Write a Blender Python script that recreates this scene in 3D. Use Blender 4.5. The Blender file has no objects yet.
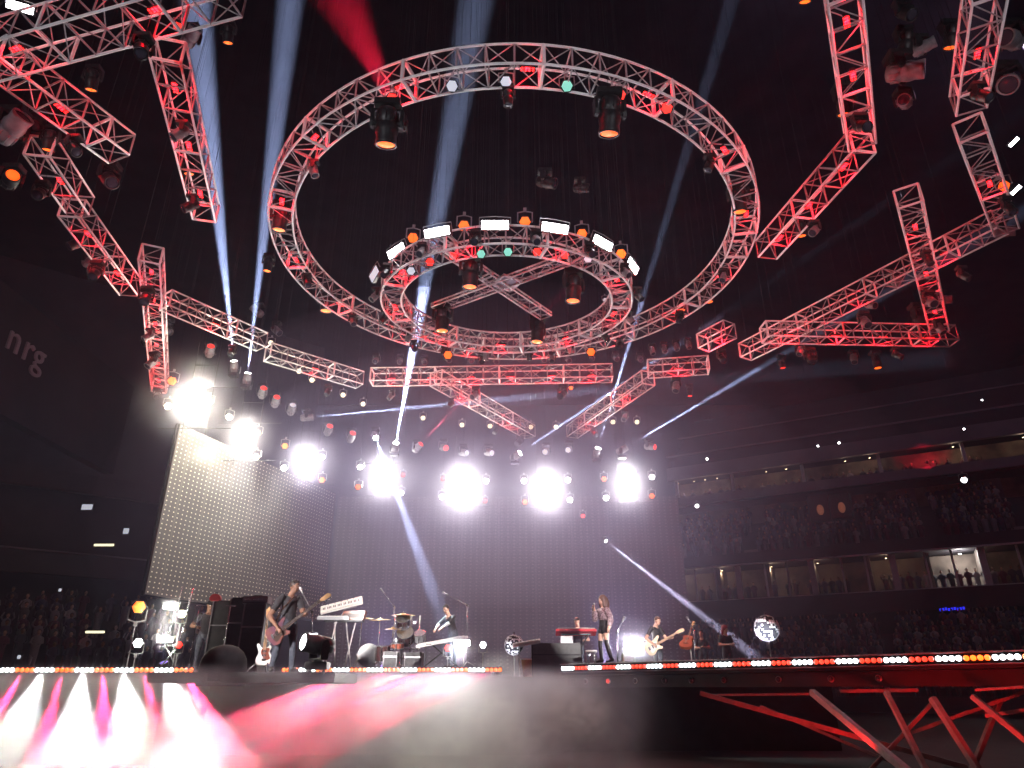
import bpy, bmesh, math, random
from math import sin, cos, tan, atan, atan2, pi, radians, sqrt, degrees
from mathutils import Vector, Matrix, Quaternion

random.seed(7)
SC = bpy.context.scene
COL = SC.collection

# ------------------------------------------------------------------ camera
F_PX = 690.0
PITCH = atan(306.0 / F_PX)
CAM = Vector((0, 0, 1.6))
cam_data = bpy.data.cameras.new('camera')
cam_data.sensor_width = 36.0
cam_data.lens = F_PX * 36.0 / 1024.0
cam_data.clip_end = 400
cam = bpy.data.objects.new('camera', cam_data)
cam.location = CAM
cam.rotation_euler = (pi / 2 + PITCH, 0, 0)
COL.objects.link(cam)
SC.camera = cam

# ------------------------------------------------------------------ world, exposure, sampling
W = bpy.data.worlds.new('night')
SC.world = W
W.use_nodes = True
W.node_tree.nodes['Background'].inputs[0].default_value = (0.30, 0.22, 0.42, 1)
W.node_tree.nodes['Background'].inputs[1].default_value = 0.007
SC.view_settings.view_transform = 'Standard'
SC.view_settings.look = 'None'
SC.view_settings.gamma = 1
SC.view_settings.exposure = 0.0
SC.view_settings.use_curve_mapping = False
cy = SC.cycles
cy.use_denoising = True
cy.max_bounces = 3
cy.diffuse_bounces = 1
cy.glossy_bounces = 2
cy.transmission_bounces = 2
cy.volume_bounces = 0
cy.transparent_max_bounces = 8
cy.volume_max_steps = 256
cy.sample_clamp_indirect = 3.0
cy.caustics_reflective = False
cy.caustics_refractive = False

# ------------------------------------------------------------------ projection from photograph pixels to the place
_Fv = Vector((0, cos(PITCH), sin(PITCH)))
_Uv = Vector((0, -sin(PITCH), cos(PITCH)))


def ray(px, py):
    return _Fv + Vector((1, 0, 0)) * ((px - 512) / F_PX) + _Uv * ((384 - py) / F_PX)


def at(px, py, Y):
    """point seen at a pixel, at plan distance Y from the camera"""
    d = ray(px, py)
    return CAM + d * (Y / d.y)


def atz(px, py, zrel):
    """point seen at a pixel on the level plane zrel above the camera"""
    d = ray(px, py)
    return CAM + d * (zrel / d.z)


def hz(py, Y):
    d = ray(512, py)
    return CAM.z + Y * d.z / d.y


# ------------------------------------------------------------------ materials
def mat(name, col, rough=0.5, metal=0.0, emit=None, strength=0.0, sample=False):
    m = bpy.data.materials.new(name)
    m.use_nodes = True
    b = m.node_tree.nodes['Principled BSDF']
    b.inputs['Base Color'].default_value = (*col, 1)
    b.inputs['Roughness'].default_value = rough
    b.inputs['Metallic'].default_value = metal
    if emit:
        b.inputs['Emission Color'].default_value = (*emit, 1)
        b.inputs['Emission Strength'].default_value = strength
        if not sample:
            m.cycles.emission_sampling = 'NONE'
    return m


def worn(name, c1, c2, scale=6.0, rough=0.6, metal=0.0, bump=0.0):
    """two-tone noise material for larger surfaces"""
    m = mat(name, c1, rough, metal)
    nt = m.node_tree
    b = nt.nodes['Principled BSDF']
    tc = nt.nodes.new('ShaderNodeTexCoord')
    nz = nt.nodes.new('ShaderNodeTexNoise')
    nz.inputs['Scale'].default_value = scale
    nz.inputs['Detail'].default_value = 5
    rp = nt.nodes.new('ShaderNodeValToRGB')
    rp.color_ramp.elements[0].position = 0.35
    rp.color_ramp.elements[1].position = 0.7
    rp.color_ramp.elements[0].color = (*c1, 1)
    rp.color_ramp.elements[1].color = (*c2, 1)
    nt.links.new(tc.outputs['Object'], nz.inputs['Vector'])
    nt.links.new(nz.outputs['Fac'], rp.inputs['Fac'])
    nt.links.new(rp.outputs['Color'], b.inputs['Base Color'])
    if bump:
        bp = nt.nodes.new('ShaderNodeBump')
        bp.inputs['Strength'].default_value = bump
        nt.links.new(nz.outputs['Fac'], bp.inputs['Height'])
        nt.links.new(bp.outputs['Normal'], b.inputs['Normal'])
    return m


M = {}
M['alu'] = worn('aluminium', (0.84, 0.84, 0.86), (0.94, 0.94, 0.95), 9, 0.45, 0.1)
M['lace'] = worn('shaded_aluminium', (0.34, 0.33, 0.35), (0.46, 0.45, 0.47), 9, 0.5, 0.3)  # darker copy of the chord metal: weaker light on lacing put into colour
M['black'] = worn('black_housing', (0.012, 0.012, 0.014), (0.03, 0.03, 0.034), 14, 0.42)
M['grey'] = worn('grey_housing', (0.16, 0.15, 0.17), (0.24, 0.23, 0.25), 10, 0.45)
M['dark'] = worn('dark_cloth', (0.010, 0.009, 0.012), (0.022, 0.02, 0.025), 5, 0.9)
M['chrome'] = mat('chrome', (0.8, 0.8, 0.82), 0.16, 0.9)
M['steel'] = mat('steel', (0.45, 0.45, 0.48), 0.35, 0.7)
M['lens_white'] = mat('white_glow', (0.9, 0.9, 0.9), 0.3, 0, (1.0, 0.97, 1.0), 14)
M['lens_blaze'] = mat('white_blaze', (0.9, 0.9, 0.9), 0.3, 0, (1.0, 0.96, 0.98), 40)
M['lens_warm'] = mat('warm_glow', (0.9, 0.9, 0.9), 0.3, 0, (1.0, 0.95, 0.66), 9)
M['lens_dimwarm'] = mat('dim_warm_glow', (0.9, 0.9, 0.9), 0.3, 0, (1.0, 0.9, 0.6), 1.3)
M['lens_orange'] = mat('orange_glow', (0.9, 0.4, 0.1), 0.3, 0, (1.0, 0.11, 0.006), 2.2)
M['lens_amber'] = mat('amber_glow', (0.9, 0.4, 0.1), 0.3, 0, (1.0, 0.10, 0.004), 1.3)
M['lens_red'] = mat('red_glow', (0.8, 0.1, 0.1), 0.3, 0, (1.0, 0.03, 0.018), 1.8)
M['lens_green'] = mat('green_glow', (0.1, 0.5, 0.4), 0.3, 0, (0.35, 0.85, 0.68), 0.7)
M['lens_pale'] = mat('pale_glow', (0.6, 0.6, 0.65), 0.25, 0, (0.8, 0.85, 1.0), 0.55)
M['lens_off'] = mat('dark_glass', (0.05, 0.05, 0.07), 0.08, 0)
M['lens_blue'] = mat('blue_glow', (0.1, 0.1, 0.9), 0.3, 0, (0.02, 0.03, 1.0), 1.2)
M['lens_violet'] = mat('violet_glow', (0.3, 0.2, 0.9), 0.3, 0, (0.22, 0.12, 0.8), 0.8)


# ------------------------------------------------------------------ mesh builder
class MB:
    def __init__(s):
        s.v, s.f, s.m = [], [], []
        s.cur = 0

    def add(s, vs, fs):
        o = len(s.v)
        s.v += [tuple(x) for x in vs]
        s.f += [tuple(i + o for i in q) for q in fs]
        s.m += [s.cur] * len(fs)
        return s

    def box(s, c, d, R=None):
        c = Vector(c)
        pts = []
        for z in (-.5, .5):
            for x, y in ((-.5, -.5), (.5, -.5), (.5, .5), (-.5, .5)):
                p = Vector((x * d[0], y * d[1], z * d[2]))
                pts.append(c + (R @ p if R else p))
        return s.add(pts, [(3, 2, 1, 0), (4, 5, 6, 7), (0, 1, 5, 4), (1, 2, 6, 5), (2, 3, 7, 6), (3, 0, 4, 7)])

    def tube(s, a, b, r, n=6, r2=None, cap=True):
        a, b = Vector(a), Vector(b)
        r2 = r if r2 is None else r2
        d = b - a
        if d.length < 1e-6:
            return s
        q = d.to_track_quat('Z', 'X')
        X, Y = q @ Vector((1, 0, 0)), q @ Vector((0, 1, 0))
        vs = []
        for p, rr in ((a, r), (b, r2)):
            for k in range(n):
                t = 2 * pi * k / n
                vs.append(p + X * (rr * cos(t)) + Y * (rr * sin(t)))
        fs = [(k, (k + 1) % n, n + (k + 1) % n, n + k) for k in range(n)]
        if cap:
            fs += [tuple(range(n - 1, -1, -1)), tuple(range(n, 2 * n))]
        return s.add(vs, fs)

    def path(s, pts, r, n=6, closed=False):
        pts = [Vector(p) for p in pts]
        N = len(pts)
        vs = []
        q = None
        prev = None
        for i, p in enumerate(pts):
            if closed:
                d = pts[(i + 1) % N] - pts[i - 1]
            else:
                d = pts[min(i + 1, N - 1)] - pts[max(i - 1, 0)]
            d.normalize()
            if q is None:
                q = d.to_track_quat('Z', 'X')
            else:
                q = prev.rotation_difference(d) @ q
            prev = d.copy()
            rr = r[i] if isinstance(r, (list, tuple)) else r
            X, Y = q @ Vector((1, 0, 0)), q @ Vector((0, 1, 0))
            for k in range(n):
                t = 2 * pi * k / n
                vs.append(p + X * (rr * cos(t)) + Y * (rr * sin(t)))
        fs = []
        for i in range(N if closed else N - 1):
            j = (i + 1) % N
            for k in range(n):
                fs.append((i * n + k, i * n + (k + 1) % n, j * n + (k + 1) % n, j * n + k))
        if not closed:
            fs += [tuple(range(n - 1, -1, -1)), tuple((N - 1) * n + k for k in range(n))]
        return s.add(vs, fs)

    def lathe(s, prof, n=16, Mx=None):
        """profile of (radius, z) swept about z"""
        vs, fs = [], []
        N = len(prof)
        for r, z in prof:
            for k in range(n):
                t = 2 * pi * k / n
                p = Vector((max(r, 1e-4) * cos(t), max(r, 1e-4) * sin(t), z))
                vs.append(Mx @ p if Mx else p)
        for i in range(N - 1):
            for k in range(n):
                fs.append((i * n + k, i * n + (k + 1) % n, (i + 1) * n + (k + 1) % n, (i + 1) * n + k))
        fs += [tuple(range(n - 1, -1, -1)), tuple((N - 1) * n + k for k in range(n))]
        return s.add(vs, fs)

    def prism(s, pts, z0, z1, Mx=None):
        """outline in xy extruded along z"""
        n = len(pts)
        vs = [Vector((x, y, z0)) for x, y in pts] + [Vector((x, y, z1)) for x, y in pts]
        if Mx:
            vs = [Mx @ v for v in vs]
        return s.add(vs, [tuple(range(n - 1, -1, -1)), tuple(range(n, 2 * n))] +
                     [(k, (k + 1) % n, n + (k + 1) % n, n + k) for k in range(n)])

    def ball(s, c, r, nu=10, nv=7, sc=(1, 1, 1)):
        c = Vector(c)
        vs, fs = [], []
        for i in range(nv + 1):
            a = pi * i / nv
            for k in range(nu):
                t = 2 * pi * k / nu
                rr = max(sin(a), 1e-3)
                vs.append(c + Vector((r * rr * cos(t) * sc[0], r * rr * sin(t) * sc[1], r * cos(a) * sc[2])))
        for i in range(nv):
            for k in range(nu):
                fs.append((i * nu + k, (i + 1) * nu + k, (i + 1) * nu + (k + 1) % nu, i * nu + (k + 1) % nu))
        return s.add(vs, fs)

    def mesh(s, name, mats, smooth=False, bevel=0.0):
        me = bpy.data.meshes.new(name)
        me.from_pydata(s.v, [], s.f)
        if not isinstance(mats, (list, tuple)):
            mats = [mats]
        for x in mats:
            me.materials.append(M[x] if isinstance(x, str) else x)
        me.polygons.foreach_set('material_index', s.m)
        bm = bmesh.new()
        bm.from_mesh(me)
        bmesh.ops.recalc_face_normals(bm, faces=bm.faces)
        if bevel:
            es = [e for e in bm.edges if len(e.link_faces) == 2 and e.calc_face_angle(0) > 0.6]
            bmesh.ops.bevel(bm, geom=es, offset=bevel, segments=2, affect='EDGES', clamp_overlap=True)
        bm.to_mesh(me)
        bm.free()
        if smooth:
            me.polygons.foreach_set('use_smooth', [True] * len(me.polygons))
        me.update()
        return me

    def build(s, name, mats, parent=None, smooth=False, bevel=0.0, loc=None, rot=None):
        return place(s.mesh(name, mats, smooth, bevel), name, parent, loc, rot)


def place(me, name, parent=None, loc=None, rot=None):
    o = bpy.data.objects.new(name, me)
    COL.objects.link(o)
    if parent:
        o.parent = parent
    if loc is not None:
        o.location = loc
    if rot is not None:
        if isinstance(rot, Quaternion):
            o.rotation_mode = 'QUATERNION'
            o.rotation_quaternion = rot
        else:
            o.rotation_euler = rot
    return o


def tag(o, label=None, cat=None, group=None, kind=None):
    if label:
        o['label'] = label
    if cat:
        o['category'] = cat
    if group:
        o['group'] = group
    if kind:
        o['kind'] = kind
    return o


def thing(name, label, cat, loc=(0, 0, 0), rot=None, group=None):
    o = bpy.data.objects.new(name, None)
    o.empty_display_size = 0.1
    COL.objects.link(o)
    o.location = loc
    if rot is not None:
        if isinstance(rot, Quaternion):
            o.rotation_mode = 'QUATERNION'
            o.rotation_quaternion = rot
        elif isinstance(rot, (int, float)):
            o.rotation_euler = (0, 0, rot)
        else:
            o.rotation_euler = rot
    return tag(o, label, cat, group)


def struct(o, label=None):
    o['kind'] = 'structure'
    if label:
        o['label'] = label
    return o


ORD = ('first second third fourth fifth sixth seventh eighth ninth tenth eleventh twelfth thirteenth fourteenth '
       'fifteenth sixteenth seventeenth eighteenth nineteenth twentieth').split()
for t in ('twenty', 'thirty', 'forty', 'fifty'):
    if t != 'twenty':
        ORD.append(t[:-1] + 'ieth')
    ORD += [t + '-' + x for x in ORD[:9]]

ROOF = 47.49
_w = MB().tube((0, 0, 0), (0, 0, 1), 0.004, 5)
WIRE = _w.mesh('hanging_cable', 'dark')


def hang_cable(t, loc, s=1.0, name='hanging_cable', rot=None):
    """steel cable from a hanging thing straight up to the roof"""
    zw = t.location.z + loc[2] * s
    o = place(WIRE, name, t, loc, rot)
    o.scale = (1 / s, 1 / s, (ROOF - zw) / s)
    return o


def lamp(kind, name, parent, loc, energy, col, direction=None, radius=0.1, angle=40, blend=0.3):
    L = bpy.data.lights.new(name, kind)
    L.energy = energy
    L.color = col
    L.shadow_soft_size = radius
    if kind == 'SPOT':
        L.spot_size = radians(angle)
        L.spot_blend = blend
    o = bpy.data.objects.new(name, L)
    COL.objects.link(o)
    o.parent = parent
    o.location = loc
    if direction is not None:
        o.rotation_mode = 'QUATERNION'
        o.rotation_quaternion = Vector(direction).to_track_quat('-Z', 'Y')
    return o


# ------------------------------------------------------------------ haze filling the stage air
def volume_mat(name, density, col, g=0.2):
    m = bpy.data.materials.new(name)
    m.use_nodes = True
    nt = m.node_tree
    nt.nodes.clear()
    out = nt.nodes.new('ShaderNodeOutputMaterial')
    vs = nt.nodes.new('ShaderNodeVolumeScatter')
    vs.inputs['Color'].default_value = (*col, 1)
    vs.inputs['Density'].default_value = density
    vs.inputs['Anisotropy'].default_value = g
    nt.links.new(vs.outputs[0], out.inputs['Volume'])
    return m, nt, vs


def cloud_mat(name, density, col, g=0.25, power=1.5):
    """smoke thinning from the middle of a unit ball to nothing at its rim"""
    m, nt, vs = volume_mat(name, density, col, g)
    tc = nt.nodes.new('ShaderNodeTexCoord')
    ln = nt.nodes.new('ShaderNodeVectorMath')
    ln.operation = 'LENGTH'
    nt.links.new(tc.outputs['Object'], ln.inputs[0])
    mr = nt.nodes.new('ShaderNodeMapRange')
    mr.inputs['From Min'].default_value = 1.0
    mr.inputs['From Max'].default_value = 0.15
    nt.links.new(ln.outputs['Value'], mr.inputs['Value'])
    pw = nt.nodes.new('ShaderNodeMath')
    pw.operation = 'POWER'
    pw.inputs[1].default_value = power
    nt.links.new(mr.outputs[0], pw.inputs[0])
    mu = nt.nodes.new('ShaderNodeMath')
    mu.operation = 'MULTIPLY'
    mu.inputs[1].default_value = density
    nt.links.new(pw.outputs[0], mu.inputs[0])
    nt.links.new(mu.outputs[0], vs.inputs['Density'])
    return m


HAZE = 0.0018
K_BEAM, K_STROBE, K_WASH, K_RED = 1.45, 0.06, 0.012, 0.15     # strengths of the lamp families
K_FRONT_FILL, K_FOG, K_UNDER, K_SUITE, K_FILL, FOG = 0.36, 3.0, 4.0, 1.2, 0.13, 0.42
K_FLOOR, K_SPOT = 0.25, 1.8
mh_, _, _ = volume_mat('haze_air', HAZE, (0.68, 0.66, 1.0), 0.25)
hz_o = MB().box((0, 27, 13), (60, 38, 25.6)).build('stage_haze', mh_)
tag(hz_o, 'thin violet haze hanging in the air around the stage', 'haze', kind='stuff')
for k_, (fr_, de_) in enumerate(((1.0, 0.006), (0.78, 0.008), (0.56, 0.009), (0.36, 0.008))):
    mc_, _, _ = volume_mat('haze_cloud', de_, (0.70, 0.62, 1.0), 0.25)
    hc_o = MB().ball((0, 0, 0), 1.0, 40, 24).build('haze_cloud', mc_, None, smooth=True, loc=(0, 29.0, 8.2))
    hc_o.scale = (17 * fr_, 10 * fr_, 10 * fr_)
    tag(hc_o, f'soft violet haze cloud between the band and the lamp towers, {"outermost wide middle innermost".split()[k_]} layer', 'haze', 'haze layers', 'stuff')

# ------------------------------------------------------------------ setting: ground, shell
M['ground'] = worn('dark_ground', (0.02, 0.018, 0.022), (0.035, 0.03, 0.036), 1.5, 0.8)
M['shell'] = worn('dark_concrete', (0.016, 0.013, 0.019), (0.03, 0.025, 0.034), 0.4, 0.9)
struct(MB().box((0, 55, -0.1), (160, 150, 0.2)).build('floor', 'ground'), 'dark field in front of the stage')
struct(MB().box((0, 112, 22), (170, 1, 50)).build('wall_back', 'shell'))
struct(MB().box((-75, 55, 22), (1, 140, 50)).build('wall_left', 'shell'))
struct(MB().box((76, 55, 22), (1, 140, 50)).build('wall_right', 'shell'))
struct(MB().box((0, 55, 48), (160, 150, 1)).build('ceiling', 'shell'))

# ------------------------------------------------------------------ trusses
RIG = 12.0            # height of the star rig over the camera
TW = 0.58


def red_bar_mesh():
    h = MB().box((0, 0, 0), (0.34, 0.12, 0.07)).mesh('housing', 'black', bevel=0.01)
    l = MB()
    for i in range(4):
        for j in range(2):
            l.lathe([(0.026, -0.036), (0.026, -0.044), (0.012, -0.05)], 8, Matrix.Translation((-0.12 + i * 0.08, -0.03 + 0.06 * j, 0)))
    return h, l.mesh('lens', 'lens_red')


RB_H, RB_L = red_bar_mesh()
RED_N = [0]


def red_bar(p, ang, where, k, energy):
    t = thing('red_light_bar', f'{ORD[k]} small red light bar inside {where}', 'stage light', p, ang, 'red light bars in the trusses')
    place(RB_H, 'housing', t)
    place(RB_L, 'lens', t)
    if energy:
        lamp('POINT', 'red_lamp', t, (0, 0, -0.10), energy * K_RED, (1, 0.004, 0.012), radius=0.06)
    RED_N[0] += 1
    return t


def truss(label, where, a, b, w=TW, h=TW, bay=0.66, reds=3.4, red_e=300, r=0.028, group='star truss segments'):
    """box truss: four chords and lacing on four faces, between centre points a and b"""
    a, b = Vector(a), Vector(b)
    d = b - a
    L = d.length
    t = thing('box_truss', label, 'truss', a, d.to_track_quat('X', 'Z'), group)
    cs = [(-w / 2, -h / 2), (w / 2, -h / 2), (w / 2, h / 2), (-w / 2, h / 2)]
    for y, z in cs:
        MB().tube((0, y, z), (L, y, z), r, 8).build('chord', 'alu', t, smooth=True)
    n = max(1, round(L / bay))
    st = L / n
    for fi, nm in enumerate(('bottom_lacing', 'side_lacing', 'top_lacing', 'side_lacing')):
        c0, c1 = cs[fi], cs[(fi + 1) % 4]
        mb = MB()
        for i in range(n + 1):
            x = i * st
            mb.cur = 0 if i % 4 else 1
            mb.tube((x, *c0), (x, *c1), r * (0.75 if i % 4 else 1.2), 6)
            mb.cur = 0
            if i < n:
                p, q = (c0, c1) if i % 2 else (c1, c0)
                mb.tube((x, *p), (x + st, *q), r * 0.5, 5)
        mb.build(nm, ['lace', 'alu'], t)
    for x in (0.15, L - 0.15):
        o = place(WIRE, 'hoist_chain', t, (x, 0, h / 2), d.to_track_quat('X', 'Z').inverted())
        o.scale = (1.3, 1.3, ROOF - a.z - h / 2)
    k = 0
    if reds:
        m = max(1, round(L / reds))
        for i in range(m):
            p = a + d * ((i + 0.5) / m) + Vector((0, 0, -h * 0.12))
            red_bar(p, atan2(d.y, d.x), where, k, red_e)
            k += 1
    return t


def ring_truss(label, where, c, R, w, h, nbay, reds, red_e, r=0.028, name='ring_truss', tilt=0.0):
    t = thing(name, label, 'truss', c, (tilt, 0, 0), 'circular trusses')
    RT = Matrix.Rotation(tilt, 3, 'X')
    cs = [(R - w / 2, -h / 2), (R + w / 2, -h / 2), (R + w / 2, h / 2), (R - w / 2, h / 2)]
    P = lambda cc, th: Vector((cc[0] * cos(th), cc[0] * sin(th), cc[1]))
    for cc in cs:
        MB().path([P(cc, 2 * pi * i / 120) for i in range(120)], r, 8, closed=True).build('chord', 'alu', t, smooth=True)
    for fi, nm in enumerate(('bottom_lacing', 'outer_lacing', 'top_lacing', 'inner_lacing')):
        c0, c1 = cs[fi], cs[(fi + 1) % 4]
        mb = MB()
        for i in range(nbay):
            th, t2 = 2 * pi * i / nbay, 2 * pi * (i + 1) / nbay
            mb.cur = 0 if i % 5 else 1
            mb.tube(P(c0, th), P(c1, th), r * (0.75 if i % 5 else 1.6), 6)
            mb.cur = 0
            p, q = (c0, c1) if i % 2 else (c1, c0)
            mb.tube(P(p, th), P(q, t2), r * 0.5, 5)
        mb.build(nm, ['lace', 'alu'], t)
    for k in range(6):
        th = 2 * pi * (k + 0.5) / 6
        o = place(WIRE, 'hoist_chain', t, (R * cos(th), R * sin(th), h / 2))
        o.scale = (1.3, 1.3, ROOF - c[2] - h / 2 - 0.35 * (tilt > 0))
    for k in range(reds):
        th = 2 * pi * (k + 0.35) / reds
        red_bar(Vector(c) + RT @ Vector((R * cos(th), R * sin(th), -h * 0.1)), th + pi / 2, where, k, red_e)
    return t


BIG_C = Vector((0.05, 17.15, CAM.z + RIG))
BIG_R = 6.6
SM_C = Vector((-0.15, 17.2, CAM.z + 10.29))
SM_R = 3.28
SM_TILT = radians(5)
ring_truss('large circular aluminium truss ring high over the stage', 'the large circular truss', BIG_C, BIG_R, 0.62, 0.56, 72, 15, 300)
ring_truss('small circular truss ring ringed with lamps, hanging inside the large one', 'the small circular truss', SM_C, SM_R, 0.56, 0.5, 44, 9, 240, tilt=SM_TILT)

RZ = RIG
STAR = [
    ('short red glowing truss stub right of the small ring', 'the red glowing stub', (703, 343), (730, 329), TW, TW, 1500),
    ('broad truss crossing the top left corner of the rig', 'the top left corner truss', (-45, 62), (232, -16), 0.8, 0.75, 330),
    ('bright truss slanting down from the top left corner to a free end', 'the slanting top left truss', (-8, 52), (122, 149), 0.7, 0.62, 260),
    ('short truss stub at left edge between the lamps', 'the short left stub', (40, 146), (80, 205), TW, TW, 220),
    ('red lit truss running down at left towards the ladder-like truss', 'the red left arm', (72, 208), (131, 288), TW, TW, 420),
    ('ladder-like truss hanging at left over the screen wing', 'the ladder-like left truss', (151, 254), (160, 386), TW, TW, 420),
    ('red lit truss leaning at upper left behind the twin white beams', 'the leaning upper left truss', (168, 50), (206, 212), TW, TW, 380),
    ('dim truss running back from the ladder-like truss at left', 'the dim left back truss', (166, 300), (262, 342), TW, TW, 300),
    ('far left truss end pointing at the back row', 'the far left truss end', (268, 352), (360, 380), TW, TW, 260),
    ('long level truss behind the small ring', 'the long level back truss', (372, 377), (612, 373), TW, TW, 520),
    ('short level truss right of the V-shaped trusses', 'the short level truss', (648, 369), (708, 365), TW, TW, 700),
    ('left arm of the V-shaped trusses over the back wall', 'the left V arm', (436, 378), (530, 432), TW, TW, 300),
    ('right arm of the V-shaped trusses over the back wall', 'the right V arm', (648, 378), (572, 432), TW, TW, 300),
    ('long slanting truss rising at right behind the triangle corner', 'the long slanting right truss', (745, 352), (1000, 222), TW, TW, 340),
    ('level truss forming the base of the right triangle', 'the right triangle base', (764, 332), (952, 336), TW, TW, 420),
    ('steep truss closing the right triangle, open end up', 'the steep right truss', (908, 196), (938, 326), TW, TW, 330),
    ('red lit truss coming down from the top edge at right', 'the upper right red truss', (842, -12), (860, 138), TW, TW, 420),
    ('red lit truss slanting left from the upper right joint', 'the slanting upper right truss', (862, 142), (766, 250), TW, TW, 420),
    ('bright upright-looking truss at the top right corner', 'the top right bright truss', (986, -12), (968, 102), TW, TW, 260),
    ('truss leading from top right corner down to the slanting truss', 'the right edge truss', (970, 128), (1004, 224), TW, TW, 360),
]
for lab, wh, pa, pb, w, h, e in STAR:
    z = RZ
    if 'V arm' in wh:
        z = RZ - 0.35
    if 'base' in wh:
        z = RZ - 0.5
    truss(lab, wh, atz(*pa, z), atz(*pb, z), w, h, reds=1.7 if e >= 380 else 3.4, red_e=e)

# cross trusses inside the small ring with a hub plate
cz = SM_C.z + 0.9
for pa, pb, nm in (((430, 238), (546, 316), 'descending'), ((436, 308), (588, 252), 'rising')):
    truss(f'{nm} ladder truss crossing the inside of the small ring', f'the {nm} ladder truss', atz(*pa, 10.75), atz(*pb, 10.75), 0.42, 0.12, 0.6, reds=0, r=0.024, group='cross trusses inside the small ring')
hp = atz(507, 283, 10.72)
hub = thing('truss_hub', 'square hub plate where the two ladder trusses cross', 'truss', hp, 0.6)
mb = MB()
for k in range(4):
    q = Matrix.Rotation(k * pi / 2, 3, 'Z')
    mb.box(q @ Vector((0.3, 0, 0)), (0.08, 0.68, 0.06), q)
mb.build('frame', 'alu', hub, bevel=0.008)
MB().box((0, 0, 0.02), (0.5, 0.5, 0.02)).build('plate', 'steel', hub)

# ------------------------------------------------------------------ stage lights
def head_meshes():
    base = MB()
    base.box((0, 0, -0.07), (0.40, 0.30, 0.13))
    base_me = None
    for x in (-0.12, 0.12):
        base.box((x, 0, 0.03), (0.05, 0.08, 0.08))
    base_me = base.mesh('base', 'black', bevel=0.012)
    yk = MB()
    yk.lathe([(0.1, -0.135), (0.1, -0.17)], 14)
    yk.box((0, 0, -0.185), (0.5, 0.14, 0.04))
    for x in (-0.225, 0.225):
        yk.prism([(-0.075, -0.185), (0.075, -0.185), (0.075, -0.42), (0.04, -0.50), (-0.04, -0.50), (-0.075, -0.42)], x - 0.028, x + 0.028,
                 Matrix(((0, 0, 1, 0), (1, 0, 0, 0), (0, 1, 0, 0), (0, 0, 0, 1))))
    yoke_me = yk.mesh('yoke', 'black', bevel=0.01)
    hd = MB()
    hd.lathe([(0.06, 0.26), (0.13, 0.24), (0.165, 0.16), (0.165, 0.02), (0.15, 0.0), (0.165, -0.02), (0.175, -0.12), (0.155, -0.2), (0.165, -0.30), (0.165, -0.34), (0.14, -0.34), (0.135, -0.30)], 20)
    for k in range(8):
        q = Matrix.Rotation(k * pi / 4, 3, 'Z')
        hd.box(q @ Vector((0.168, 0, 0.1)), (0.016, 0.02, 0.16), q)
    for x in (-1, 1):
        hd.tube((x * 0.15, 0, 0), (x * 0.205, 0, 0), 0.045, 10)
    head_me = hd.mesh('head', 'black', smooth=False, bevel=0.0)
    head_me.polygons.foreach_set('use_smooth', [True] * len(head_me.polygons))
    hg = head_me.copy()
    hg.materials[0] = M['grey']
    ln = MB().lathe([(0.137, -0.302), (0.137, -0.318), (0.10, -0.335), (0.05, -0.345), (0.0, -0.348)], 20)
    lens = {}
    for nm in ('white', 'blaze', 'warm', 'dimwarm', 'orange', 'amber', 'red', 'green', 'pale', 'off', 'violet'):
        lens[nm] = ln.mesh('lens', 'lens_' + nm, smooth=True)
    return base_me, yoke_me, head_me, hg, lens


B_ME, Y_ME, H_ME, HG_ME, LENS = head_meshes()
LENS_WORD = dict(white='white', blaze='blazing white', warm='warm white', dimwarm='dim warm', orange='orange', amber='amber', red='red', green='green', pale='pale', off='unlit', violet='violet')


def moving_head(p, aim, label, lens='off', s=1.0, hang=True, grey=False, beam=None, group='moving head lights', lens_at=True, cable=True):
    """p is where the lens (lens_at) or the pivot sits; aim is the direction the lens looks"""
    aim = Vector(aim).normalized()
    p = Vector(p)
    pivot = p - aim * (0.33 * s) if lens_at else p
    sg = 1 if hang else -1
    root = pivot + Vector((0, 0, 0.42 * s * sg))
    t = thing('moving_head_light', label, 'stage light', root, None, group)
    t.scale = (s, s, s)
    q = Matrix.Identity(3) if hang else Matrix.Rotation(pi, 3, 'X')
    pan = atan2(aim.y, aim.x) + pi / 2
    qb = q.to_quaternion()
    place(B_ME, 'base', t, (0, 0, 0), qb)
    place(Y_ME, 'yoke', t, (0, 0, 0), Matrix.Rotation(pan, 3, 'Z').to_quaternion() @ qb)
    # head: local -Z to aim, local X stays level
    X = Vector((cos(pan), sin(pan), 0))
    Z = -aim
    Yv = Z.cross(X).normalized()
    X = Yv.cross(Z)
    R = Matrix((X, Yv, Z)).transposed()
    hd = place(HG_ME if grey else H_ME, 'head', t, (0, 0, -0.42 * sg), R.to_quaternion())
    le = place(LENS[lens], 'lens', hd)
    if lens != 'off':
        le['label'] = f'glowing {LENS_WORD[lens]} lens'
    if hang:
        hang_cable(t, (0, 0, 0.05), s)
    elif root.z > 8 and cable:
        for x in (-.2, .2):
            hang_cable(t, (x, .12, -0.1), s)
    if beam:
        e, col, ang, bl = beam
        lamp('SPOT', 'beam_lamp', hd, (0, 0, -0.37), e, col, Vector((0, 0, -1)), 0.02, ang, bl)
    return t


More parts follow.
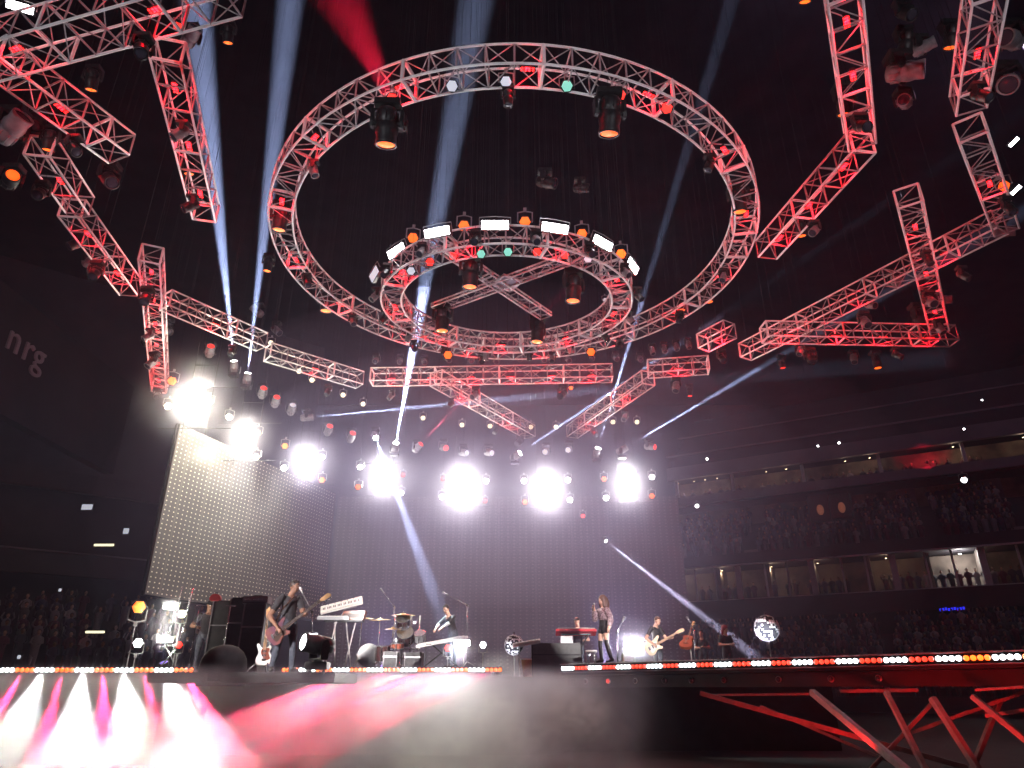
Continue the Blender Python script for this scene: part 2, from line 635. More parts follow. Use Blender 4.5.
def par_meshes():
    can = MB()
    can.lathe([(0.05, 0.2), (0.10, 0.18), (0.125, 0.10), (0.135, -0.10), (0.145, -0.10), (0.145, -0.13), (0.125, -0.13)], 16)
    can_me = can.mesh('can', 'black', smooth=True)
    yk = MB()
    yk.path([(-0.165, 0, 0), (-0.165, 0, 0.26), (0, 0, 0.30), (0.165, 0, 0.26), (0.165, 0, 0)], 0.016, 6)
    yk.tube((-0.17, 0, 0), (-0.13, 0, 0), 0.02, 6)
    yk.tube((0.17, 0, 0), (0.13, 0, 0), 0.02, 6)
    yk.box((0, 0, 0.34), (0.07, 0.06, 0.08))
    br = yk.mesh('bracket', 'steel')
    ln = MB().lathe([(0.127, -0.11), (0.127, -0.135), (0.08, -0.155), (0.0, -0.162)], 6)
    le = {n: ln.mesh('lens', 'lens_' + n) for n in ('white', 'warm', 'dimwarm', 'orange', 'amber', 'red', 'green', 'pale', 'blaze')}
    return can_me, br, le


CAN, BRK, PLENS = par_meshes()


def par_can(p, aim, label, lens, s=1.0, group='round par lamps', hang=True):
    aim = Vector(aim).normalized()
    pan = atan2(aim.y, aim.x) + pi / 2
    X = Vector((cos(pan), sin(pan), 0))
    Z = -aim
    Yv = Z.cross(X).normalized()
    R = Matrix((X, Yv, Z)).transposed().to_quaternion()
    t = thing('par_can', label, 'stage light', Vector(p), None, group)
    t.scale = (s, s, s)
    place(CAN, 'can', t, (0, 0, 0), R)
    bq = Matrix.Rotation(pan, 3, 'Z').to_quaternion()
    if not hang:
        bq = bq @ Matrix.Rotation(pi, 3, 'Y').to_quaternion()
    place(BRK, 'bracket', t, (0, 0, 0), bq)
    place(PLENS[lens], 'lens', t, (0, 0, 0), R)
    if hang:
        hang_cable(t, (0, 0, 0.36), s)
    return t


def strobe_meshes(w, h):
    hs = MB()
    hs.box((0, 0.09, 0), (w, 0.16, h))
    for k in range(7):
        hs.box((-w * 0.42 + k * w * 0.14, 0.19, 0), (0.02, 0.05, h * 0.8))
    a = hs.mesh('housing', 'black', bevel=0.012)
    ln = MB()
    ln.box((0, -0.005, 0), (w * 0.93, 0.03, h * 0.84))
    yk = MB()
    yk.path([(-w / 2 - 0.04, 0.09, 0), (-w / 2 - 0.04, 0.09, h * 0.75), (0, 0.09, h * 0.85), (w / 2 + 0.04, 0.09, h * 0.75), (w / 2 + 0.04, 0.09, 0)], 0.016, 6)
    return a, {n: ln.mesh('lens_panel', 'lens_' + n, bevel=0.008) for n in ('white', 'blaze', 'warm', 'pale')}, yk.mesh('bracket', 'steel')


ST_W = strobe_meshes(0.92, 0.30)
ST_P = strobe_meshes(0.95, 0.34)


def strobe(p, aim, label, lens='blaze', s=1.0, ms=None, energy=0, col=(1, 0.97, 1), group='wide strobe lights', roll=0.0, hang=True):
    aim = Vector(aim).normalized()
    pan = atan2(aim.y, aim.x) + pi / 2
    X = Vector((cos(pan), sin(pan), 0))
    Yv = -aim
    Z = X.cross(Yv).normalized()
    R = (Matrix((X, Yv, Z)).transposed() @ Matrix.Rotation(roll, 3, 'Y')).to_quaternion()
    t = thing('strobe_light', label, 'stage light', Vector(p), R, group)
    t.scale = (s, s, s)
    ms = ms or ST_W
    place(ms[0], 'housing', t)
    place(ms[1][lens], 'lens_panel', t)
    place(ms[2], 'bracket', t)
    if hang:
        hang_cable(t, (0, 0, 0), s, rot=R.inverted())
    if energy:
        if lens == 'warm':
            lamp('POINT', 'strobe_lamp', t, (0, -0.35, 0), energy, col, None, 0.12)
        else:
            lamp('SPOT', 'strobe_lamp', t, (0, -0.10, 0), energy, col, Vector((0, -1, 0)), 0.16, 178, 0.6)
    return t


DOWN = Vector((0, 0, -1))


def toward_cam(p, dz=0.0):
    v = CAM - Vector(p)
    v.z += dz
    return v


# --- beams: lens pixel, plan distance, a second pixel the beam passes through and its distance
BEAMS = [
    ('white moving head at left throwing the left one of two crossing beams upward', (234, 361), 26.0, (200, 40), 18.0, 5.0e6, 5.6),
    ('white moving head at left throwing the right one of two crossing beams upward', (248, 373), 26.5, (287, 30), 18.5, 4.0e6, 4.8),
    ('moving head at back throwing the tall white beam up past the small ring', (396, 443), 31.0, (440, 200), 21.0, 3.2e6, 4.4),
    ('moving head left of the back row throwing a level beam to the right', (313, 417), 29.0, (560, 394), 33.0, 1.6e6, 2.6),
    ('moving head aimed down through the glaring lamps onto the drum riser', (376, 438), 31.0, (436, 600), 22.5, 3.2e5, 3.0),
    ('moving head at back middle throwing a thin beam up to the right', (520, 453), 31.0, (640, 372), 27.0, 1.0e6, 1.9),
    ('moving head at back throwing a thin steep beam up past the small ring', (598, 448), 31.0, (690, 140), 21.0, 1.8e6, 2.2),
    ('moving head at back right throwing a strong beam up to the right', (627, 447), 31.0, (750, 374), 29.5, 2.0e6, 2.4),
]
for lab, p, Y, p2, Y2, e, ang in BEAMS:
    a = at(*p, Y)
    b = at(*p2, Y2)
    moving_head(a, b - a, lab, 'blaze', 0.95, hang=(b - a).normalized().z < 0.25, grey=True, beam=(e * K_BEAM, (0.66, 0.84, 1.0), ang, 0.9), group='beam throwing moving heads')

a, b = at(421, 444, 31), at(462, 400, 29)
moving_head(a, b - a, 'moving head at back throwing a thin red beam up to the right', 'red', 0.95, grey=True, beam=(3.0e5 * K_BEAM, (1, 0.05, 0.1), 1.8, 0.3), group='beam throwing moving heads')
a, b = at(606, 541, 33.5), at(672, 592, 30)
moving_head(a, b - a, 'small moving head on the back wall throwing a short white beam down right', 'blaze', 0.5, grey=True, beam=(2.6e5 * K_BEAM, (0.95, 0.95, 1.0), 2.6, 0.3), group='beam throwing moving heads')
a, b = at(398, 112, 12.6), at(332, -20, 11.6)
moving_head(a, b - a, 'moving head on the near arc of the large ring throwing a red shaft upward', 'red', 0.7, hang=False, beam=(0.26e6 * K_BEAM, (1, 0.01, 0.04), 26, 1.0), group='beam throwing moving heads')

# --- back row heads without beams
for (px, py, lens, dx, word) in ((446, 448, 'red', 0.5, 'red moving head in the back row beside the red beam'),
                                 (467, 453, 'pale', 0.7, 'pale tilted moving head, first right of the two red ones in the back row'),
                                 (492, 453, 'pale', 0.6, 'pale tilted moving head in the back row left of the thin middle beam'),
                                 (545, 452, 'pale', -0.2, 'moving head in the back row right of the thin middle beam'),
                                 (568, 450, 'pale', -0.2, 'moving head in the back row left of the small red lamp'),
                                 (655, 447, 'red', 0.9, 'red moving head at right end of the back row')):
    p = at(px, py, 31)
    moving_head(p, Vector((dx, -0.8, -0.35)), word, lens, 0.95, grey=True, group='back row moving heads')
for (px, py, Y, lens, word) in ((211, 346, 25.3, 'red', 'grey moving head with red lens left of the crossing beams'),
                                (264, 388, 27, 'red', 'grey moving head with red lens right of the crossing beams'),
                                (277, 397, 27.5, 'red', 'tilted grey moving head with red lens, second right of the crossing beams'),
                                (293, 405, 28, 'pale', 'tilted grey moving head, third right of the crossing beams'),
                                (330, 426, 29.5, 'red', 'red moving head just right of the level beam lamp'),
                                (353, 433, 30, 'red', 'red moving head second right of the level beam lamp')):
    moving_head(at(px, py, Y), Vector((0.35, -0.7, 0.35)), word, lens, 1.0, grey=True, group='back row moving heads')

# --- small warm lamps high over the back row
for k, (px, py, Y) in enumerate(((271, 343, 27), (299, 371, 28), (312, 380, 28.5), (343, 395, 30), (363, 404, 31), (423, 418, 32), (462, 425, 32.5), (490, 426, 32.5), (531, 427, 32.5), (556, 427, 32.5), (613, 422, 32.5), (637, 422, 32.5))):
    p = at(px, py, Y)
    par_can(p, toward_cam(p), f'small dim warm lamp above the back row, {ORD[k]} from the left', 'dimwarm', 0.95, 'small warm lamps above the back row')

# --- hanging heads with orange rims: px, py, Y(plane), size, words
HANG = [
    (386, 145, 11.0, 1.35, 'orange', 'large dark moving head hanging from the near arc of the large ring, left of middle'),
    (609, 134, 11.0, 1.35, 'amber', 'large dark moving head hanging from the near arc of the large ring, right of middle'),
    (740, 212, 15.0, 1.2, 'orange', 'dark moving head hanging from right side of the large ring'),
    (279, 230, 15.5, 1.15, 'orange', 'moving head hanging from left side of the large ring'),
    (326, 311, 21.5, 1.3, 'orange', 'moving head with orange rim hanging from the far left arc of the large ring'),
    (470, 287, 15.0, 1.2, 'orange', 'dark moving head inside the small ring, upper left of its middle'),
    (573, 301, 15.5, 1.2, 'orange', 'dark moving head inside the small ring, upper right of its middle'),
    (442, 331, 18.5, 1.25, 'orange', 'dark moving head hanging in the lower left of the small ring'),
    (537, 342, 19.5, 1.25, 'orange', 'dark moving head hanging in the lower right of the small ring'),
    (228, 43, 14.5, 0.9, 'orange', 'orange moving head right of the top left corner truss'),
    (91, 90, 13.0, 0.9, 'orange', 'orange moving head below the top left corner truss'),
    (48, 150, 13.0, 0.85, 'orange', 'orange moving head under the slanting top left truss'),
    (13, 175, 12.5, 1.0, 'amber', 'amber moving head at left picture edge pointing sideways'),
    (189, 174, 16.5, 0.95, 'orange', 'orange moving head by the leaning upper left truss'),
    (267, 271, 21, 0.9, 'orange', 'lone orange moving head right of the twin white beams'),
    (845, 115, 14.0, 1.25, 'orange', 'dark moving head with orange rim on the upper right red truss'),
    (805, 2, 11.5, 0.9, 'orange', 'orange moving head at the top edge of the picture right of middle'),
    (802, 236, 19.0, 0.9, 'orange', 'lone orange moving head below the slanting upper right truss'),
    (925, 338, 22.5, 1.1, 'orange', 'orange moving head inside the right triangle corner'),
    (878, 368, 25.5, 1.0, 'orange', 'orange moving head under the right triangle base'),
    (783, 368, 26.5, 0.8, 'red', 'red moving head under the left end of the right triangle base'),
    (682, 310, 22.0, 0.8, 'orange', 'orange moving head hanging right of the small ring, lower of two'),
    (709, 302, 21.0, 0.95, 'orange', 'orange moving head hanging right of the small ring, upper of two'),
    (690, 396, 29, 0.75, 'red', 'red moving head under the short level truss'),
    (905, 55, 12.2, 1.0, 'amber', 'moving head with amber rim among the top right lamps'),
    (950, 48, 12.4, 1.0, 'amber', 'upright moving head with amber tip left of the bright top right truss'),
]
for px, py, Y, s, le, lab in HANG:
    el = PITCH + atan((384 - py) / F_PX) + radians(66)
    aim = Vector((random.uniform(-.08, .08), -cos(el), -sin(el)))
    if 'sideways' in lab:
        aim = Vector((0.8, -0.8, -0.1))
    moving_head(at(px, py, Y), aim, lab, le, s, group='hanging moving heads')

# --- dark and grey heads among the rig
DARKS = [
    (10, 130, 12.4, 1.6, (0.6, -0.3, 0.4), True, 'big dark moving head with grey shell at left picture edge'),
    (38, 118, 12.8, 1.3, (0.2, -0.3, -1), False, 'dark moving head right of the big one at left picture edge'),
    (66, 130, 13.2, 1.4, (0.2, 0.1, -1), False, 'dark moving head hanging under the slanting truss, left of its free end'),
    (108, 178, 14.0, 1.2, (0.6, -0.3, -0.7), False, 'dark tilted moving head below the free end of the slanting truss'),
    (127, 42, 13.6, 1.1, (0.2, -0.6, -0.6), True, 'grey moving head under the top left corner truss'),
    (190, 38, 14.0, 1.25, (0.5, -0.5, 0.25), True, 'grey moving head beside the top of the leaning truss'),
    (90, 262, 19.0, 1.1, (0.9, -0.4, 0), True, 'grey moving head lying sideways left of the red left arm'),
    (78, 243, 18.0, 1.0, (-0.5, -0.4, -0.7), False, 'dark moving head above the sideways one at left'),
    (166, 328, 25.5, 1.3, (0.5, -0.3, -0.6), False, 'dark moving head on the middle of the ladder-like truss'),
    (150, 340, 25.5, 1.1, (-0.6, -0.3, -0.6), False, 'dark moving head on left side of the ladder-like truss'),
    (147, 282, 23.0, 1.2, (0.1, -0.4, -1), False, 'dark moving head near the top of the ladder-like truss'),
    (258, 312, 29.0, 1.25, (-0.6, -0.2, 0.5), True, 'grey tilted moving head behind the twin beams, upper'),
    (276, 330, 29.5, 1.15, (0.5, -0.2, -0.5), True, 'grey tilted moving head behind the twin beams, lower'),
    (902, 72, 11.8, 1.5, (0.7, -0.4, -0.25), True, 'big grey moving head tilted right among the top right lamps'),
    (905, 102, 12.4, 1.0, (-0.5, -0.6, -0.4), True, 'small grey moving head below the big tilted one at top right'),
    (922, 48, 12.3, 1.0, (0.7, -0.6, 0.05), True, 'grey moving head pointing right between the two amber ones'),
    (905, 12, 11.6, 1.1, (0.1, -0.5, -1), False, 'dark moving head at top edge above the amber ones'),
    (1008, 84, 12.4, 1.6, (-0.5, -0.5, -0.6), True, 'big grey moving head right of the bright top right truss, lower'),
    (1012, 40, 12.2, 1.5, (-0.7, -0.4, -0.3), True, 'big grey moving head right of the bright top right truss, upper'),
    (985, 178, 15.5, 1.1, (-0.2, -0.7, -0.4), True, 'grey moving head on the right edge truss'),
    (1002, 232, 17.5, 1.1, (0.8, -0.5, -0.2), True, 'grey moving head at lower end of the right edge truss'),
    (896, 280, 21.0, 1.1, (-0.3, -0.6, 0.2), True, 'grey moving head on the long slanting truss near the triangle corner'),
    (870, 305, 22.5, 0.9, (0.2, -0.7, -0.5), True, 'grey moving head under the long slanting truss'),
    (942, 300, 21.0, 1.0, (0.8, -0.5, -0.2), True, 'grey moving head right of the steep truss'),
    (920, 318, 22.0, 1.5, (0.1, -0.2, -1), False, 'dark moving head hanging inside the steep truss'),
    (812, 356, 25.5, 0.9, (0.0, -0.4, -1), True, 'grey box-like moving head under the right triangle base, first from its left end'),
    (854, 358, 25.5, 0.9, (-0.3, -0.4, -1), True, 'grey moving head under the right triangle base, second from its left end'),
    (545, 182, 18.5, 1.3, (0.6, -0.2, -0.3), False, 'dark moving head silhouette hanging alone inside the large ring'),
    (580, 188, 18.5, 1.0, (0.8, -0.1, -0.1), False, 'faint dark moving head right of the lone silhouette inside the large ring'),
]
for px, py, Y, s, aim, g, lab in DARKS:
    moving_head(at(px, py, Y), Vector(aim), lab, 'off', s * 0.9, grey=g, group='unlit moving heads', lens_at=False)

# --- small lamps along the near arc of the large ring and round the small ring
for px, py, le, lab in ((392, 99, 'red', 'small round lamp with red glow beside the red shaft on the large ring'),
                        (452, 86, 'pale', 'small round lamp with pale lens on the large ring, left of its middle'),
                        (506, 82, 'pale', 'small round lamp with pale lens at the middle of the large ring'),
                        (567, 86, 'green', 'small round lamp with green lens on the large ring'),
                        (620, 95, 'red', 'small round red lamp right of the big hanging head on the large ring'),
                        (667, 108, 'red', 'second small round red lamp right of the big hanging head on the large ring')):
    p = atz(px, py, RIG - 0.25)
    par_can(p, toward_cam(p), lab, le, 0.95, 'small lamps on the large ring')


def ring_pt(c, R, th, dz=0):
    return Vector((c.x + R * cos(th), c.y + R * sin(th), c.z + dz))


k = 0
for px, py, le in ((411, 271, 'pale'), (430, 262, 'red'), (453, 256, 'red'), (481, 254, 'green'), (508, 252, 'green'), (537, 252, 'red'), (565, 255, 'red'), (588, 259, 'pale')):
    p = at(px, py, 13.9 + abs(px - 500) * 0.012)
    par_can(p, toward_cam(p), f'small round {LENS_WORD[le]} lamp under the near rim of the small ring, {ORD[k]} from the left', le, 0.85, 'small lamps under the small ring')
    k += 1
k = 0
for px, py, le in ((413, 238, 'amber'), (464, 226, 'amber'), (525, 222, 'amber'), (582, 234, 'amber'), (621, 254, 'orange'), (448, 355, 'amber'), (591, 352, 'amber')):
    p = at(px, py, 13.6 + abs(px - 500) * 0.02 if py < 300 else 20.4)
    par_can(p, toward_cam(p), f'round amber lamp on the rim of the small ring, {ORD[k]} from the left' if py < 300 else ('round amber lamp on the far rim of the small ring, left one' if px < 500 else 'round amber lamp on the far rim of the small ring, right one'), le, 1.1, 'amber lamps round the small ring')
    k += 1
k = 0
for px, py, Y, le, yaw in ((374, 274, 16.6, 'pale', -1.1), (396, 251, 15.0, 'white', -0.75), (437, 232, 13.8, 'white', -0.3), (495, 225, 13.4, 'white', 0.0), (555, 228, 13.5, 'white', 0.25), (603, 243, 14.3, 'white', 0.7), (633, 266, 15.8, 'white', 1.05)):
    p = at(px, py, Y)
    v = Matrix.Rotation(yaw, 3, 'Z') @ Vector((0, -1, -0.55))
    strobe(p, v, f'bright white strobe panel on the rim of the small ring, {ORD[k]} from the left', le, 0.72, ST_P, energy=60 if le == 'white' else 0, group='strobe panels round the small ring')
    k += 1
strobe(at(20, 7, 10.5), Vector((0.25, -1, -0.7)), 'large bright strobe panel at top left picture corner', 'white', 0.6, ST_P, energy=60, group='strobe panels on the star rig', roll=0.1)
strobe(at(1014, 142, 14), Vector((-0.5, -1, -0.5)), 'pale strobe panel at right picture edge, upper of two', 'white', 0.3, ST_P, group='strobe panels on the star rig', roll=-0.6)
strobe(at(1016, 190, 15), Vector((-0.5, -1, -0.5)), 'pale strobe panel at right picture edge, lower of two', 'white', 0.32, ST_P, group='strobe panels on the star rig', roll=-0.6)
par_can(at(1004, 186, 15), toward_cam(at(1004, 186, 15)), 'round amber lamp on the right edge truss', 'amber', 1.1, 'amber lamps on the star rig')
par_can(at(178, 27, 13.5), toward_cam(at(178, 27, 13.5)), 'round red lamp by the grey head at top left', 'red', 1.0, 'amber lamps on the star rig')
par_can(at(172, 381, 26), toward_cam(at(172, 381, 26)), 'round orange lamp at lower end of the ladder-like truss', 'orange', 1.4, 'amber lamps on the star rig')
par_can(at(605, 300, 27), toward_cam(at(605, 300, 27)), 'faint lamp on right rim of the small ring', 'pale', 0.8, 'amber lamps on the star rig')
par_can(at(571, 388, 31), toward_cam(at(571, 388, 31)), 'orange lamp under the long level truss', 'orange', 0.8, 'amber lamps on the star rig')

# --- small dark heads clamped all along the trusses
for k in range(15):
    th = 2 * pi * (k + 0.2) / 15
    p = ring_pt(BIG_C, BIG_R - 0.25, th, -0.62)
    if all((p - at(*q)).length > 1.2 for q in ((386, 145, 11.0), (609, 134, 11.0), (740, 212, 15.0), (279, 230, 15.5))):
        moving_head(p, Vector((-cos(th) * .5, -sin(th) * .5 - .3, -1)), f'small dark head under the large ring, {ORD[k]} counterclockwise from its right side', 'off', 0.62, grey=k % 3 == 0, group='small dark heads under the large ring', lens_at=False)
for k in range(16):
    th = 2 * pi * (k + 0.5) / 16
    p = ring_pt(SM_C, SM_R + 0.42, th, -0.25 + 0.28 * sin(th))
    moving_head(p, Vector((cos(th) * .6, sin(th) * .6 - .2, -1)), f'small dark head outside the small ring, {ORD[k]} counterclockwise from its right side', 'off', 0.58, grey=k % 2 == 0, group='small dark heads round the small ring', lens_at=False)
n_ = 0
for lab, wh, pa, pb, w, h, e in STAR:
    a, b = atz(*pa, RZ), atz(*pb, RZ)
    m = max(1, int((b - a).length / 2.6))
    for i in range(m):
        f = (i + 0.5 + random.uniform(-.2, .2)) / m
        p = a.lerp(b, f) + Vector((random.uniform(-.2, .2), random.uniform(-.2, .2), -h / 2 - 0.62))
        moving_head(p, Vector((random.uniform(-.7, .7), -random.uniform(.1, .8), -0.8)), f'small dark head under {wh}, {ORD[i]} along it', 'off', random.uniform(.62, .9), grey=random.random() < .35, group='small dark heads under the star trusses', lens_at=False)

# --- row of small pale heads on top of the long level truss
for k in range(12):
    px = 372 + k * 24
    p = at(px + 4, 360 + (k % 3) - k * 0.3, 27.2)
    moving_head(p, Vector((random.uniform(-.5, .5), -0.8, -0.7)), f'faint grey moving head above the long level truss, {ORD[k]} from the left', 'off', 0.7, grey=True, group='faint heads above the level truss', lens_at=False)
for k in range(5):
    p = at(652 + k * 12, 350 - k * 2, 25.5)
    moving_head(p, Vector((0.1, -0.3, -1)), f'faint grey moving head above the short level truss, {ORD[k]} from the left', 'off', 0.65, grey=True, group='faint heads above the short truss', lens_at=False)

# --- glaring strobe towers over the screen
TOWERS = [(197, 391, 22.8, 195, 414, 1.0, 'warm'), (246, 427, 26, 243, 450, 0.75, 'warm'), (306, 454, 29, 305, 472, 0.95, 'blaze'), (383, 467, 32, 383, 487, 1.2, 'blaze'),
          (463, 478, 32, 462, 497, 1.45, 'blaze'), (546, 480, 32, 546, 499, 1.3, 'blaze'), (627, 474, 32, 628, 494, 1.05, 'blaze')]
for k, (x1, y1, Y, x2, y2, s, le) in enumerate(TOWERS):
    c = (1, 0.96, 0.78) if le == 'warm' else (1, 0.97, 1.0)
    t1 = at(x1, y1, Y)
    t2 = at(x2, y2, Y)
    sz = (0.55 if le == 'warm' else 0.85) * s
    for p, w in ((t1, 'upper'), (t2, 'lower')):
        strobe(p, toward_cam(p), f'{w} glaring strobe light of tower {"one two three four five six seven".split()[k]} from the left above the screen', le, sz, ST_W, energy=(9000 if le != 'warm' else 7000) * s * K_STROBE, col=c)
    fr = thing('lamp_tower', f'slim hanging lamp frame of the {ORD[k]} glaring tower from the left', 'frame', t1 + Vector((0, 0.35, 0)), None, 'hanging lamp frames')
    for x in (-0.42, 0.42):
        MB().tube((x, 0, -1.5), (x, 0, 2.2), 0.014, 6).build('upright', 'black', fr)
    for z in (-1.3, 0.3, 1.2):
        MB().tube((-1.3 if z < 1 else -.42, 0, z), (1.3 if z < 1 else .42, 0, z), 0.013, 6).build('crossbar', 'black', fr)
    pm_ = cloud_mat('added_glare_puff', 0.19, (0.92, 0.87, 1.0), 0.3, 2.0) if k == 0 else pm_  # puffs added round the tower lamps to imitate lens bloom
    pf = MB().ball((0, 0, 0), 1.0, 24, 16).build('smoke_or_glare_puff', pm_, None, smooth=True, loc=(t1 + t2) / 2 + Vector((0, -0.45, 0)))
    pf.scale = (2.4 * s, 1.6, 2.2 * s)
    tag(pf, f'puff added to imitate lens glare round the {ORD[k]} glaring tower from the left', 'smoke', 'added glare puffs round the towers', 'stuff')
    for x in (-0.42, 0.42):
        hang_cable(fr, (x, 0, 2.1))
FLANK = [(360, 467, 'white'), (401, 493, 'white'), (442, 497, 'white'), (486, 481, 'white'), (524, 481, 'white'), (568, 480, 'white'), (570, 500, 'white'), (652, 477, 'white'), (606, 498, 'white'),
         (358, 487, 'amber'), (525, 502, 'amber'), (604, 479, 'amber'), (652, 496, 'amber'), (403, 475, 'red'), (443, 479, 'red'), (485, 501, 'red'), (583, 516, 'red'),
         (168, 406, 'warm'), (209, 402, 'warm'), (229, 417, 'warm'), (256, 457, 'warm'), (284, 468, 'white'), (322, 457, 'white'), (322, 480, 'orange'), (285, 446, 'amber'), (258, 433, 'amber')]
FLANK.sort()
for k, (px, py, le) in enumerate(FLANK):
    Y = 24 + max(0, min(1, (px - 180) / 200)) * 8
    p = at(px, py, Y - 0.1)
    par_can(p, toward_cam(p), f'small {LENS_WORD[le]} lamp flanking the glaring towers, {ORD[k]} from the left', le, 1.05 if le != 'red' else 0.8, 'lamps flanking the glaring towers')

# --- added lamps that brighten the rig: unseen spots behind the camera, hidden floor washes
for k, (x, tx, ty, tz, e, ang) in enumerate(((-14, -4, 17, 15, 30000, 35), (14, 5, 17, 15, 30000, 35))):
    p = Vector((x, -18, 1.5))
    moving_head(p, Vector((tx, ty, tz)) - p, f'unseen fill spot added behind the camera to light the rig, {ORD[k]} of two', 'pale', 1.5, hang=False, beam=(e * K_FRONT_FILL, (0.97, 0.93, 1.0), ang, 0.9), group='unseen fill spots added behind the camera')
for k, (x, y, tx, ty, e) in enumerate(((-4.4, 25.5, -4, 15, 95000), (3.2, 26.5, 6, 15, 95000), (-10.3, 22, -11, 15, 60000))):
    p = Vector((x, y, 2.35))
    moving_head(p, Vector((tx, ty, 13)) - p, f'wash lamp added on the stage floor to brighten the rig, {ORD[k]} of three', 'violet', 0.8, hang=False, beam=(e * K_WASH, (0.80, 0.70, 1.0), 75, 0.8), group='added floor wash lights')

# ------------------------------------------------------------------ screens
def screen_mat(name, cell_w, cell_h, base, dot, r):
    m = mat(name, base, 0.5)
    nt = m.node_tree
    b = nt.nodes['Principled BSDF']
    tc = nt.nodes.new('ShaderNodeTexCoord')
    sp = nt.nodes.new('ShaderNodeSeparateXYZ')
    nt.links.new(tc.outputs['Object'], sp.inputs[0])

    def math_(op, a, bb=None):
        n = nt.nodes.new('ShaderNodeMath')
        n.operation = op
        for i, x in enumerate((a, bb)):
            if x is None:
                continue
            if isinstance(x, (int, float)):
                n.inputs[i].default_value = x
            else:
                nt.links.new(x, n.inputs[i])
        return n.outputs[0]
    u = math_('SUBTRACT', math_('FRACT', math_('DIVIDE', sp.outputs['X'], cell_w)), 0.5)
    v = math_('SUBTRACT', math_('FRACT', math_('DIVIDE', sp.outputs['Z'], cell_h)), 0.5)
    d = math_('SQRT', math_('ADD', math_('MULTIPLY', u, u), math_('MULTIPLY', v, v)))
    isdot = math_('LESS_THAN', d, r)
    seam = math_('LESS_THAN', math_('ABSOLUTE', math_('SUBTRACT', math_('FRACT', math_('DIVIDE', sp.outputs['X'], cell_w * 6)), 0.5)), 0.03)
    mx = nt.nodes.new('ShaderNodeMix')
    mx.data_type = 'RGBA'
    nt.links.new(isdot, mx.inputs[0])
    mx.inputs[6].default_value = (*base, 1)
    mx.inputs[7].default_value = (*dot, 1)
    m2 = nt.nodes.new('ShaderNodeMix')
    m2.data_type = 'RGBA'
    nt.links.new(math_('MULTIPLY', seam, 0.6), m2.inputs[0])
    nt.links.new(mx.outputs[2], m2.inputs[6])
    m2.inputs[7].default_value = (base[0] * 2, base[1] * 2, base[2] * 2, 1)
    nt.links.new(m2.outputs[2], b.inputs['Base Color'])
    return m


M['wing'] = screen_mat('dotted_screen', 0.21, 0.165, (0.075, 0.066, 0.058), (0.85, 0.78, 0.62), 0.145)
M['backscreen'] = screen_mat('dark_dotted_screen', 0.30, 0.165, (0.060, 0.05, 0.066), (0.16, 0.14, 0.17), 0.17)
WL = Vector((-12.35, 24.0, 0))
WB = Vector((-8.9, 34.0, 0))
WR = Vector((8.3, 34.0, 0))


def screen(name, label, a, b, z0, z1, m, cells):
    d = b - a
    L = d.length
    t = thing(name, label, 'screen', (a.x, a.y, z0), atan2(d.y, d.x), 'dotted LED screens')
    MB().box((L / 2, 0, (z1 - z0) / 2), (L, 0.1, z1 - z0)).build('screen_face', m, t)
    fr = MB()
    for x in [L * i / cells for i in range(cells + 1)]:
        fr.box((x, 0.10, (z1 - z0) / 2), (0.06, 0.08, z1 - z0))
    for z in (0, z1 - z0):
        fr.box((L / 2, 0.10, z), (L, 0.08, 0.08))
    fr.build('frame', 'black', t)
    for x in (0.5, L - 0.5):
        hang_cable(t, (x, 0.12, z1 - z0))
    return t


screen('led_screen', 'pale dotted LED screen wing standing at an angle at left', WL, WB, hz(594, 24), hz(424, 24), 'wing', 6)
screen('led_screen', 'wide dark dotted LED screen behind the band', WB + Vector((0.15, 0.15, 0)), WR, 1.95, hz(496, 34), 'backscreen', 10)

# ------------------------------------------------------------------ stage
M['deck'] = worn('stage_black', (0.012, 0.011, 0.013), (0.022, 0.02, 0.024), 3, 0.55)
DECK = 1.93


def deck(poly, z0, z1, label, name='stage_deck'):
    o = MB().prism(poly, z0, z1).build(name, 'deck', bevel=0.01)
    return struct(o, label)


deck([(-8.4, 20.95), (1.4, 20.95), (1.4, 22.4), (9.5, 22.4), (9.5, 33.6), (-8.4, 33.6)], 0, DECK, 'main black stage deck')
deck([(-7.3, 15.0), (-3.55, 15.0), (-3.55, 17.2), (-7.3, 17.2)], DECK - 0.2, DECK - 0.005, 'black forward platform under the bass player', 'stage_platform')
deck([(-7.6, 17.25), (-5.4, 17.25), (-5.4, 20.9), (-7.6, 20.9)], DECK - 0.2, DECK, 'black platform under the tall cases', 'stage_platform')
deck([(-16.5, 18.3), (-8.45, 18.3), (-8.45, 23.0), (-16.5, 23.0)], 0, 2.10, 'raised left stage wing', 'stage_riser')
deck([(-6.75, 21.3), (-0.6, 21.3), (-0.6, 25.0), (-6.75, 25.0)], DECK, 2.20, 'low riser under the drum kit', 'stage_riser')
RA = Vector((1.45, 21.75, 0))
RD = Vector((8.2, -7.9, 0)).normalized()
RN = Vector((-RD.y, RD.x, 0))
RTOP = 2.286


def rpt(u, v):
    p = RA + RD * u + RN * v
    return (p.x, p.y)


